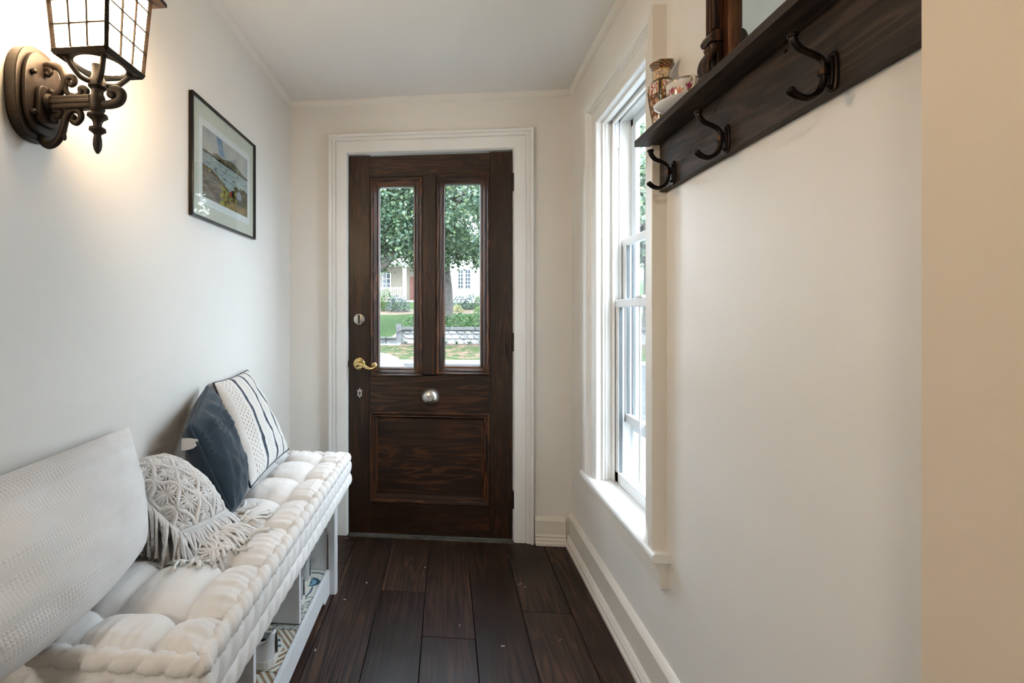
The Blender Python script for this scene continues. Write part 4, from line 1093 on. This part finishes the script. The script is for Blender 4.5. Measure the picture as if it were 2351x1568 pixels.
# ------------------------------------------------------------------ outside: ground
def ground(name, label, cat, x0, x1, y0, y1, zf, mat, nx=12, ny=12, thick=.25):
    q = G(); q.grid(nx, ny, lambda a, b: (x0 + a * (x1 - x0), y0 + b * (y1 - y0), zf(x0 + a * (x1 - x0), y0 + b * (y1 - y0))))
    o = q.build(name, mat, label=label, cat=cat, kind='structure', smooth=True, angle=180)
    return o
ASPH = plain('grey_asphalt', (.024, .0245, .025), .85, var=.2, scale=3, bump=.3, bscale=60)
CONC = plain('pale_concrete', (.15, .147, .14), .8, var=.12, scale=4, bump=.2, bscale=50)
def grassmat(name, a, b, dry, amt):
    m = M(name); m.set(Roughness=.9, Specular_IOR_Level=.1)
    v = m.coords(); f = m.noise(v, 2.2, 5, .65); c = m.ramp(m.noise(v, 28, 4, .7), [(.3, a), (.7, b)])
    m.base(m.mix(m.ramp(f, [(amt, (0, 0, 0)), (amt + .14, (1, 1, 1))]), c, dry)); m.bump(m.noise(v, 40, 4), .8, .05)
    return m.m
GR = grassmat('lawn_grass', (.018, .042, .012), (.05, .09, .026), (.14, .105, .07, 1), .60)
GR2 = grassmat('patchy_verge_grass', (.020, .036, .012), (.048, .072, .026), (.13, .085, .062, 1), .48)
DRY = grassmat('straw_bed', (.11, .085, .06), (.18, .14, .10), (.05, .07, .025, 1), .62)
RZ = -.5
ground('road', 'grey asphalt street beyond the front door', 'road', -40, 40, 7.2, 16.6, lambda x, y: RZ, ASPH)
ground('lawn_front', 'front lawn outside the door', 'lawn', -40, 40, YD + WTH + .02, 7.0, lambda x, y: RZ + .06, GR)
G().box(-1.4, 1.1, YD + WTH, YD + 1.5, RZ + .02, -.06).build('porch_slab', CONC, label='concrete step outside the front door', cat='step', kind='structure')
G().box(1.15, 3.75, -4, 7.0, RZ, RZ + .08).build('driveway', CONC, label='added pale concrete driveway standing in for glare in the side window', cat='driveway', kind='structure')  # bright ground added so the lower sash shows white, as glare would
G().box(-40, 40, 7.0, 7.2, RZ - .1, RZ + .1).build('kerb', CONC, label='concrete kerb on the house side of the street', cat='kerb', kind='structure')
G().box(-40, 40, 16.6, 16.85, RZ - .1, RZ + .12).build('kerb', CONC, label='concrete kerb on the far side of the street', cat='kerb', kind='structure')
ground('verge', 'patchy grass verge with fallen leaves across the street', 'lawn', -40, 40, 16.85, 20.2, lambda x, y: RZ + .12 + (y - 16.85) / 3.35 * .30, GR2)
ground('sidewalk', 'narrow pale sidewalk in front of the stone wall', 'sidewalk', -40, -2.0, 20.2, 20.8, lambda x, y: -.08 + (y - 20.2) * .03, CONC)
ground('lawn_bed', 'mulched strip at the foot of the stone wall', 'lawn', -2.0, 40, 20.2, 21.25, lambda x, y: -.08 + (y - 20.2) * .06, plain('mulch', (.07, .045, .03), .95, var=.4, scale=14))
def lawn_z(x, y):
    t = max(0, min(1, (y - 21.0) / 9.0)); k = max(0, min(1, (x + 2.9) / .9)); k = k * k * (3 - 2 * k)
    lo = -.06 + 1.58 * t ** .8; hi = .56 + .95 * t
    return lo + (hi - lo) * k + max(0, y - 30) * .11
ground('lawn_slope', 'sloping green lawn across the street', 'lawn', -40, 40, 20.8, 28.2, lawn_z, GR, 160, 24)
ground('lawn_straw', 'pale straw covered bed below the houses', 'lawn', -40, 40, 28.0, 31.0, lambda x, y: lawn_z(x, y) + .01, DRY, 80, 10)
ground('lawn_far', 'far lawn around the houses across the street', 'lawn', -60, 60, 30.8, 80, lawn_z, GR, 40, 20)
LEAFL = plain('dry_leaf', (.30, .16, .09), .8, var=.3)
RL = random.Random(21); q = G()
for _ in range(160):
    x = RL.uniform(-5, 3); y = RL.uniform(16.9, 20.1); z = RZ + .135 + (y - 16.85) / 3.35 * .30; a = RL.uniform(0, 6.3); r = RL.uniform(.03, .07)
    q.add([(x + r * math.cos(a + k * 1.571), y + r * .8 * math.sin(a + k * 1.571), z + RL.uniform(0, .03)) for k in range(4)], [(0, 1, 2, 3)])
q.build('fallen_leaves', LEAFL, label='scattered fallen leaves on the verge grass', cat='leaves', kind='stuff')

# stone retaining wall: every stone its own piece
RSW = random.Random(5)
STN = [plain('whitewashed_stone_%d' % i, c, .9, var=.3, scale=7, bump=.5, bscale=30) for i, c in enumerate(((.24, .235, .23), (.15, .147, .145), (.27, .265, .255), (.11, .108, .106)))]
CAPS = plain('grey_capstone', (.055, .055, .054), .9, var=.3, scale=5, bump=.4, bscale=30)
rw = thing('retaining_wall', (2, 21.1, -.1), 'whitewashed stone retaining wall with grey capstones across the street', 'wall', kind='structure')
G().box(-1.98, 9, 20.98, 21.25, -.12, .56).build('mortar_core', plain('pale_mortar', (.13, .127, .12), .9, var=.3, scale=9), rw)
protos = []
for k in range(6):
    bm = bmesh.new(); bmesh.ops.create_icosphere(bm, subdivisions=1, radius=.5)
    for v in bm.verts:
        d = max(abs(v.co.x), abs(v.co.y), abs(v.co.z)); v.co = v.co.lerp(v.co / d * .5, .7) * (1 + RSW.uniform(-.08, .08))
    me = bpy.data.meshes.new('stone'); bm.to_mesh(me); bm.free(); me.materials.append(STN[k % 4]); protos.append(me)
zz = -.1
for row, hh in enumerate((.24, .22, .20)):
    x = -1.98 + RSW.uniform(0, .1)
    while x < 3.2:
        w = RSW.uniform(.25, .48); o = bpy.data.objects.new('stone', protos[RSW.randrange(6)]); COL.objects.link(o); o.parent = rw
        o.location = Vector((x + w / 2, 20.99, zz + hh / 2)) - Vector((2, 21.1, -.1)); o.scale = (w * .97, .22, hh * .96); x += w
    zz += hh
x = -1.99
while x < 9:
    w = RSW.uniform(.8, 1.2); G().box(x, x + w - .015, 20.88, 21.34, .56, .70).build('capstone', CAPS, rw, bevel=.02); x += w
G().box(-2.24, -1.98, 20.86, 21.18, -.12, .83).build('gate_post', CAPS, rw, bevel=.02, label='grey stone post ending the wall')
ed = thing('garden_edging', (-3.2, 21, -.1), 'low mossy stone edging left of the gate post', 'edging', kind='structure')
for k in range(5):
    G().box(-4.6 + k * .48, -4.14 + k * .48, 20.86, 21.1, -.1, .17).build('stone_block', CAPS, ed, bevel=.03)
    G().box(-4.6 + k * .48, -4.14 + k * .48, 20.78, 21.12, .17, .25).build('stone_block', CAPS, ed, bevel=.03)

# ------------------------------------------------------------------ plants
def leafmat(name, rough=.42, tr=.35):
    m = M(name); a = m.n('ShaderNodeAttribute', attribute_name='Col'); m.base(a.outputs['Color']); m.set(Roughness=rough, Specular_IOR_Level=.55)
    t = m.n('ShaderNodeBsdfTranslucent'); hs = m.n('ShaderNodeHueSaturation'); hs.inputs['Value'].default_value = 1.5; hs.inputs['Saturation'].default_value = 1.1
    m.l(a.outputs['Color'], hs.inputs['Color']); m.l(hs.outputs[0], t.inputs[0])
    mx = m.n('ShaderNodeMixShader'); mx.inputs[0].default_value = tr; m.l(m.b.outputs[0], mx.inputs[1]); m.l(t.outputs[0], mx.inputs[2])
    m.l(mx.outputs[0], m.t.nodes['Material Output'].inputs['Surface']); return m.m
LEAF = leafmat('green_leaf')
BARK = plain('grey_bark', (.075, .066, .058), .95, var=.4, scale=6, bump=.8, bscale=18)
STAR = [(0, -.5), (.5, -.15), (.22, .05), (.40, .36), (0, .55), (-.40, .36), (-.22, .05), (-.5, -.15)]
OVAL = [(0, -.5), (.2, -.15), (.2, .2), (0, .5), (-.2, .2), (-.2, -.15)]
def leaves(name, parent, rnd, pts, size, pal, shape=OVAL, droop=.5, kind='stuff'):
    vs, fs, cols = [], [], []
    org = ORG[parent.name]
    for (p, out) in pts:
        s = size * rnd.uniform(.7, 1.3)
        n = (Vector((rnd.gauss(0, 1), rnd.gauss(0, 1), rnd.gauss(0, 1))).normalized() + Vector(out) * .6 + Vector((0, -.2, droop))).normalized()
        t = n.orthogonal().normalized(); t = Matrix.Rotation(rnd.uniform(0, 6.28), 3, n) @ t; b = n.cross(t)
        c = pal[rnd.randrange(len(pal))]; k = rnd.uniform(.75, 1.3); c = (c[0] * k, c[1] * k, c[2] * k, 1)
        i0 = len(vs)
        for a, e in shape:
            vs.append(tuple(p - org + t * a * s + b * e * s - n * abs(a) * s * .25)); cols.append(c)
        fs.append(tuple(range(i0, i0 + len(shape))))
    me = bpy.data.meshes.new(name); me.from_pydata(vs, [], fs)
    at = me.color_attributes.new('Col', 'FLOAT_COLOR', 'POINT'); at.data.foreach_set('color', [x for c in cols for x in c])
    me.materials.append(LEAF); o = bpy.data.objects.new(name, me); finish(o, parent, kind=kind); ORG[o.name] = org
    return o
MAPLE = [(.042, .080, .043), (.075, .122, .070), (.115, .160, .100), (.058, .100, .066), (.145, .19, .088)]
def tree(name, label, base, rnd, trunk, r0, crown, n_cl, per, cl_r, size, pal, shape=STAR, low=None, group=None):
    """crown: (cx,cy,cz,rx,ry,rz); low(x,y) lowest leaf height"""
    t = thing(name, base, label, 'tree', group)
    tp = smooth_path(trunk, 6); n = len(tp)
    G().tube(tp, [r0 * (1 - .6 * i / n) * (1.25 if i < 2 else 1) for i in range(n)], 12).build('trunk', BARK, t, smooth=True)
    cx, cy, cz, rx, ry, rz = crown; pts = []; tips = []
    while len(tips) < n_cl:
        d = Vector((rnd.gauss(0, 1), rnd.gauss(0, 1), rnd.gauss(0, 1))).normalized(); k = rnd.uniform(.45, 1) ** .5
        c = Vector((cx + d.x * rx * k, cy + d.y * ry * k, cz + d.z * rz * k))
        if low and c.z < low(c.x, c.y): continue
        tips.append(c)
        for _ in range(per):
            e = Vector((rnd.gauss(0, .5), rnd.gauss(0, .5), rnd.gauss(0, .38))) * cl_r; pts.append((c + e, (d + Vector((0, -.3, .3))).normalized()))
    for c in tips[::max(1, n_cl // 16)]:
        f = tp[int(n * rnd.uniform(.55, .95))]; mid = f.lerp(c, .5) + Vector((0, 0, .4))
        G().tube(smooth_path([f, mid, c], 5), [r0 * .34 * (1 - .8 * i / 10) for i in range(11)], 7).build('branch', BARK, t, smooth=True)
    leaves('foliage', t, rnd, pts, size, pal, shape)
    return t
rt = random.Random(11)
tree('maple_tree', 'large green maple with a grey trunk behind the stone wall', (.12, 26, lawn_z(.12, 26)), rt, [(.12, 26, lawn_z(.12, 26) - .1), (.10, 26, 2.6), (-.02, 25.9, 4.2), (.1, 25.5, 6.5), (.2, 25.2, 9)], .27, (.2, 23.5, 7.9, 5.6, 5.6, 4.7), 520, 112, .62, .135, MAPLE,
     low=lambda x, y: 3.75 + .5 * noise.noise(Vector((x * .9, y * .5, 3))) + max(0, (25 - y)) * .06)
tree('maple_tree', 'leaning maple whose branch reaches in behind the porch', (-6.5, 23.5, lawn_z(-6.5, 23.5)), rt, [(-6.5, 23.5, lawn_z(-6.5, 23.5) - .1), (-5.8, 23.2, 1.9), (-4.4, 22.6, 2.7), (-3.2, 22.0, 3.35), (-2.3, 21.6, 4.1), (-1.8, 21.4, 5.0)], .22, (-4.0, 22, 6.9, 4.0, 4.2, 3.4), 230, 112, .6, .132, MAPLE,
     low=lambda x, y: 3.45 + .5 * noise.noise(Vector((x * 1.1, y * .5, 8))))
for i, (x, y, s) in enumerate(((-13, 58, 1.3), (-3, 62, 1.4), (7, 60, 1.35), (17, 56, 1.3))):
    lab = ('dense tree behind the porch house, furthest left', 'dense tree rising between the two houses', 'dense tree behind the white house', 'dense tree at the far right behind the houses')[i]
    tree('backdrop_tree', lab, (x, y, lawn_z(x, y)), rt, [(x, y, lawn_z(x, y) - .2), (x, y, lawn_z(x, y) + 5), (x, y, lawn_z(x, y) + 10)], .4, (x, y, lawn_z(x, y) + 10, 7 * s, 5 * s, 7 * s), 90, 46, 2.0, .75, MAPLE, OVAL, group='trees behind the houses')
tree('street_tree', 'leafy tree across the street seen through the side window', (9.0, 22.0, lawn_z(9, 22)), rt, [(9, 22, lawn_z(9, 22) - .1), (9, 22, 3), (8.8, 21.8, 6)], .24, (8.8, 21.5, 6.6, 3.6, 3.4, 3.4), 130, 60, .6, .22, MAPLE)

def bush(name, label, c, r, n, size, pal, rnd, group=None, shape=OVAL, accent=None):
    t = thing(name, c, label, 'shrub', group); c = Vector(c)
    for _ in range(5):
        d = Vector((rnd.uniform(-1, 1) * r[0] * .6, rnd.uniform(-1, 1) * r[1] * .6, r[2] * rnd.uniform(.8, 1.4)))
        G().tube([c, c + d * .5 + Vector((0, 0, .05)), c + d], .014, 5).build('stem', BARK, t, smooth=True)
    pts = []
    for _ in range(n):
        d = Vector((rnd.gauss(0, 1), rnd.gauss(0, 1), abs(rnd.gauss(0, 1)) + .05)).normalized() * rnd.uniform(.45, 1.0) ** .4
        b = 1 + .25 * noise.noise(d * 2.5 + c)
        pts.append((c + Vector((d.x * r[0], d.y * r[1], d.z * 2 * r[2])) * b, d))
    leaves('foliage', t, rnd, pts, size, pal, shape)
    if accent:
        q = [(p, d) for p, d in pts if rnd.random() < accent[1]]
        leaves('blossom', t, rnd, q, size * .9, [accent[0]], OVAL)
    return t
rb = random.Random(31)
GA = [(.03, .075, .025), (.05, .10, .03), (.08, .13, .04)]; GB = [(.09, .14, .035), (.13, .17, .05), (.06, .10, .03)]; GC = [(.04, .075, .06), (.06, .09, .08), (.09, .11, .10)]
gz_ = lambda x, y: lawn_z(x, y)
for (x, y, r, n, sz, pal, lab, acc) in (
    (-4.65, 30.0, (.8, .7, .62), 900, .13, GB, 'yellow green shrub below the porch railing', None),
    (-3.95, 30.6, (.75, .7, .75), 900, .12, GA, 'tall mid green shrub against the porch', ((.22, .09, .06), .06)),
    (-3.05, 29.8, (.85, .7, .55), 900, .12, GC, 'dusky shrub with purple flowers beside the porch steps', ((.16, .10, .17), .16)),
    (.85, 31.0, (.7, .6, .50), 700, .12, GC, 'grey green shrub right of the maple trunk', ((.30, .16, .13), .08)),
    (1.7, 31.2, (.8, .6, .52), 700, .12, GC, 'grey green shrub below the paned windows', None),
    (2.4, 31.0, (.7, .6, .60), 700, .12, GB, 'yellow green shrub at the right edge of the white house bed', None),
    (.70, 29.6, (.40, .35, .22), 300, .10, [(.30, .26, .12), (.20, .20, .08)], 'small cream flowered shrub at the bed edge', None),
    (2.1, 29.8, (.45, .4, .2), 300, .10, GB, 'low yellow flowered shrub at the bed edge', ((.35, .30, .10), .2)),
    (.5, 22.1, (.75, .5, .38), 700, .10, GA, 'bushy ivy clump behind the wall under the maple', None),
    (1.6, 22.2, (.7, .5, .45), 700, .10, GA, 'bushy ivy clump behind the wall at its right end', None),
    (-.5, 22.1, (.7, .5, .34), 700, .10, GA, 'bushy ivy clump behind the wall left of the trunk', None),
    (-1.6, 22.0, (.5, .4, .28), 500, .09, GA, 'bushy ivy clump beside the gate post', None)):
    bush('shrub', lab, (x, y, gz_(x, y) - .05), r, n, sz, pal, rb, accent=acc)
GRASSB = leafmat('strap_leaf', .5, .2)
def clump(x, label):
    y, z = 20.62, -.06; t = thing('strap_leaf_clump', (x, y, z), label, 'plant', 'strap leaf clumps along the wall'); vs, fs, cols = [], [], []
    for _ in range(70):
        a = rb.uniform(0, 6.28); l = rb.uniform(.18, .34); d = Vector((math.cos(a), math.sin(a), 0)); w = Vector((-d.y, d.x, 0)) * .012; i0 = len(vs)
        for k in range(5):
            s = k / 4; p = d * (l * .75 * s) + Vector((0, 0, l * (1.5 * s - 1.1 * s * s))); vs += [tuple(p + w * (1 - s * .8)), tuple(p - w * (1 - s * .8))]
            c = MAPLE[rb.randrange(4)]; cols += [(*c, 1)] * 2
        fs += [(i0 + 2 * k, i0 + 2 * k + 1, i0 + 2 * k + 3, i0 + 2 * k + 2) for k in range(4)]
    me = bpy.data.meshes.new('blades'); me.from_pydata(vs, [], fs); at = me.color_attributes.new('Col', 'FLOAT_COLOR', 'POINT'); at.data.foreach_set('color', [q for c in cols for q in c]); me.materials.append(GRASSB)
    o = bpy.data.objects.new('blades', me); finish(o, t, kind='stuff')
for i, x in enumerate((-1.78, -1.2, -.05, .45, .98, 1.48)):
    clump(x, ('strap leaved clump beside the gate post', 'second strap leaved clump from the gate post', 'third strap leaved clump from the gate post', 'fourth strap leaved clump from the gate post', 'fifth strap leaved clump from the gate post', 'strap leaved clump furthest from the gate post')[i])

# ------------------------------------------------------------------ houses across the street
HWH = plain('white_house_paint', (.78, .78, .77), .6, var=.03); HBG = plain('beige_house_paint', (.20, .17, .13), .7, var=.05)
ROOF = plain('grey_shingles', (.10, .10, .105), .9, var=.3, scale=4); RDOOR = plain('red_brown_door', (.16, .055, .035), .5, var=.15)
WGL = plain('dark_window_glass', (.035, .05, .065), .08, var=.3, scale=1)
def house_window(par, x0, x1, z0, z1, y, nx, nz):
    w = G().box(x0 - .08, x1 + .08, y - .05, y, z0 - .08, z1 + .08).build('window', HWH, par)
    G().box(x0, x1, y - .06, y - .05, z0, z1).build('pane', WGL, w)
    for i in range(1, nx): xx = x0 + (x1 - x0) * i / nx; G().box(xx - .02, xx + .02, y - .075, y - .06, z0, z1).build('muntin', HWH, w)
    for i in range(1, nz): zz = z0 + (z1 - z0) * i / nz; G().box(x0, x1, y - .075, y - .06, zz - .02, zz + .02).build('muntin', HWH, w)
b0 = 2.2
hA = thing('house', (-7.2, 40, b0), 'beige house with white porch railing and red brown door across the street', 'house')
G().box(-13, -2.2, 39.5, 47, b0 - 1.5, 8.2).build('wall', HBG, hA)
G().prism([(-13.6, 8.2), (-1.6, 8.2), (-7.4, 12)], 'y', 37.2, 47.6).build('roof', ROOF, hA)
G().box(-13, -2.2, 37.4, 39.5, b0 - 1.5, b0 + .25).build('porch_floor', HWH, hA)
G().box(-13.2, -2.0, 37.3, 39.5, 5.35, 5.75).build('porch_roof', HWH, hA)
for x in (-12.6, -9.6, -6.4, -3.35): G().box(x - .14, x + .14, 37.5, 37.78, b0 + .25, 5.35).build('porch_column', HWH, hA, bevel=.02)
rl = G().box(-12.6, -3.35, 37.58, 37.70, 3.40, 3.50).build('handrail', HWH, hA)
G().box(-12.6, -3.35, 37.60, 37.68, b0 + .40, b0 + .48).build('bottom_rail', HWH, hA)
for k in range(60): G().box(-12.5 + k * .155, -12.44 + k * .155, 37.61, 37.67, b0 + .48, 3.40).build('baluster', HWH, hA)
G().box(-3.05, -2.35, 39.38, 39.5, b0 + .25, 4.5).build('front_door', RDOOR, hA)
house_window(hA, -5.35, -4.75, 3.5, 4.75, 39.5, 2, 3); house_window(hA, -8.2, -7.4, 3.4, 4.8, 39.5, 2, 3)
for k in range(4): G().box(-3.2, -2.2, 37.4 - .3 * (k + 1), 37.4 - .3 * k, b0 - 1.5, b0 + .2 - .16 * k).build('step', HWH, hA)
hB = thing('house', (4, 41, b0), 'bright white house with tall paned windows across the street', 'house')
G().box(-.9, 10, 36.2, 46, b0 - 1.5, 9).build('wall', HWH, hB)
G().prism([(-1.5, 9), (10.6, 9), (4.5, 13)], 'y', 35.6, 46.6).build('roof', ROOF, hB)
for (a, b) in ((.90, 1.25), (1.44, 1.80), (-.45, -.10), (4.2, 4.6), (4.8, 5.2)): house_window(hB, a, b, 3.30, 4.70, 36.2, 2, 5)
for (a, b) in ((.9, 1.8), (4.2, 5.2)): house_window(hB, a, b, 6.3, 7.9, 36.2, 4, 5)

# ------------------------------------------------------------------ white car parked on the street
car = thing('car', (-3.05, 8.75, RZ), 'white parked car on the street seen low through the door glass', 'car')
CW = plain('white_car_paint', (.80, .80, .80), .2, var=.01, coat=.8); CG = plain('tinted_car_glass', (.015, .018, .02), .06, var=.1); TY = plain('black_tyre', (.015, .015, .015), .8); CR = plain('chrome_trim', (.6, .6, .62), .15, 1, var=.02)
stn = [(-.78, .50, .62, .62), (-.84, .62, .70, .80), (-1.0, .70, .85, .92), (-1.3, .78, .93, .985), (-1.7, .82, .96, 1.01), (-2.1, .85, .98, 1.03), (-3.2, .88, .99, 1.0), (-4.4, .86, .98, 1.02), (-4.9, .80, .97, 1.0), (-5.15, .66, .90, .92), (-5.22, .5, .7, .8)]
q = G(); K = 18; cy = 8.75
for (x, hw, _, ht_) in stn:
    for k in range(K + 1):
        a = pi * (k / K) - 0; c_, s_ = math.cos(a), math.sin(a)
        yy = cy + hw * math.copysign(abs(c_) ** .35, c_) * (1 - .10 * s_ ** 3); zz = RZ + .24 + (ht_ - .24) * abs(s_) ** .38
        q.v.append(Vector((x, yy, zz)))
for i in range(len(stn) - 1):
    for k in range(K): q.f.append((i * (K + 1) + k, i * (K + 1) + k + 1, (i + 1) * (K + 1) + k + 1, (i + 1) * (K + 1) + k))
q.f += [tuple(range(K + 1)), tuple(range((len(stn) - 1) * (K + 1), len(stn) * (K + 1)))]
q.build('body', CW, car, smooth=True, angle=60, subsurf=1)
G().add([(-1.75, cy - .72, RZ + .97), (-1.75, cy + .72, RZ + .97), (-4.95, cy + .70, RZ + .98), (-4.95, cy - .70, RZ + .98), (-2.55, cy - .58, RZ + 1.42), (-2.55, cy + .58, RZ + 1.42), (-4.25, cy + .56, RZ + 1.42), (-4.25, cy - .56, RZ + 1.42)], [(0, 1, 5, 4), (1, 2, 6, 5), (2, 3, 7, 6), (3, 0, 4, 7)]).build('cabin_glass', CG, car, bevel=.03)
G().box(-4.3, -2.5, cy - .60, cy + .60, RZ + 1.40, RZ + 1.46).build('roof_panel', CW, car, bevel=.03)
for s in (-1, 1):
    for xx in (-3.35,): G().tube([(xx, cy + s * .72, RZ + .96), (xx + .02, cy + s * .60, RZ + 1.42)], .045, 8).build('pillar', CW, car)
    G().ball((-2.15, cy + s * .93, RZ + 1.02), .085, 12, 8, (.8, 1.1, .8)).build('side_mirror', plain('black_mirror_shell', (.02, .02, .02), .4), car, smooth=True)
    G().ball((-.90, cy + s * .52, RZ + .66), .12, 14, 8, (.75, 1.3, .55)).build('headlight', plain('headlight_lens', (.06, .09, .12), .1, coat=.5), car, smooth=True)
    for xx in (-1.55, -4.35):
        w = G().lathe([(.20, -.10), (.29, -.10), (.325, -.07), (.325, .07), (.29, .10), (.20, .10)], (xx, cy + s * .80, RZ + .325), 'y', 28).build('wheel', TY, car, smooth=True)
        G().lathe([(0, -.095), (.19, -.085), (.20, 0), (.19, .085), (0, .095)], (xx, cy + s * .80, RZ + .325), 'y', 20).build('hub', CR, w, smooth=True)
G().box(-.80, -.775, cy - .42, cy + .42, RZ + .40, RZ + .52).build('grille', TY, car, bevel=.01)

# ------------------------------------------------------------------ white board fence, added to stand in for glare in the side window
fc = thing('glare_fence', (3.8, 2.5, RZ), 'added white board fence standing in for glare seen through the side window', 'fence')
WF = plain('glare_fence_white', (.74, .76, .76), .7, var=.05)
bm0 = None
for k in range(62):
    if bm0 is None: o = G().box(3.78, 3.80, -2.0, -1.865, RZ, 1.75).build('board', WF, fc, bevel=.004, segs=1); bm0 = o
    else: o = bm0.copy(); COL.objects.link(o); o.parent = fc; o.location = (0, k * .142, 0)
for z in (0, 1.2): G().box(3.80, 3.84, -2.0, 6.8, z, z + .09).build('rail', WF, fc)
for y in (-1.9, 1, 3.9, 6.75): G().box(3.80, 3.90, y - .05, y + .05, RZ, 1.8).build('post', WF, fc)

# ------------------------------------------------------------------ crumbs on the floor
q = G(); RC = random.Random(77)
for (x, y) in ((.30, 2.33), (.32, 2.10), (.34, 2.08), (.05, 1.80), (-.42, 1.92), (-.46, 1.62), (.20, 1.70), (-.1, 2.2), (-.35, 2.05), (.41, 1.75)):
    a = RC.uniform(0, 3.1); r = RC.uniform(.003, .007); d = Vector((math.cos(a), math.sin(a), 0)) * r; e = Vector((-d.y, d.x, 0)) * .35; p = Vector((x, y, .0006))
    q.add([p - d - e, p + d - e, p + d + e, p - d + e, p - d * .7 + Vector((0, 0, .002)), p + d * .7 + Vector((0, 0, .002))], [(0, 1, 2, 3), (0, 4, 5, 1), (2, 5, 4, 3), (0, 3, 4), (1, 5, 2)])
q.build('floor_crumbs', plain('pale_crumb', (.45, .36, .28), .9, var=.3), label='few pale crumbs scattered on the dark floor', cat='crumbs', kind='stuff')
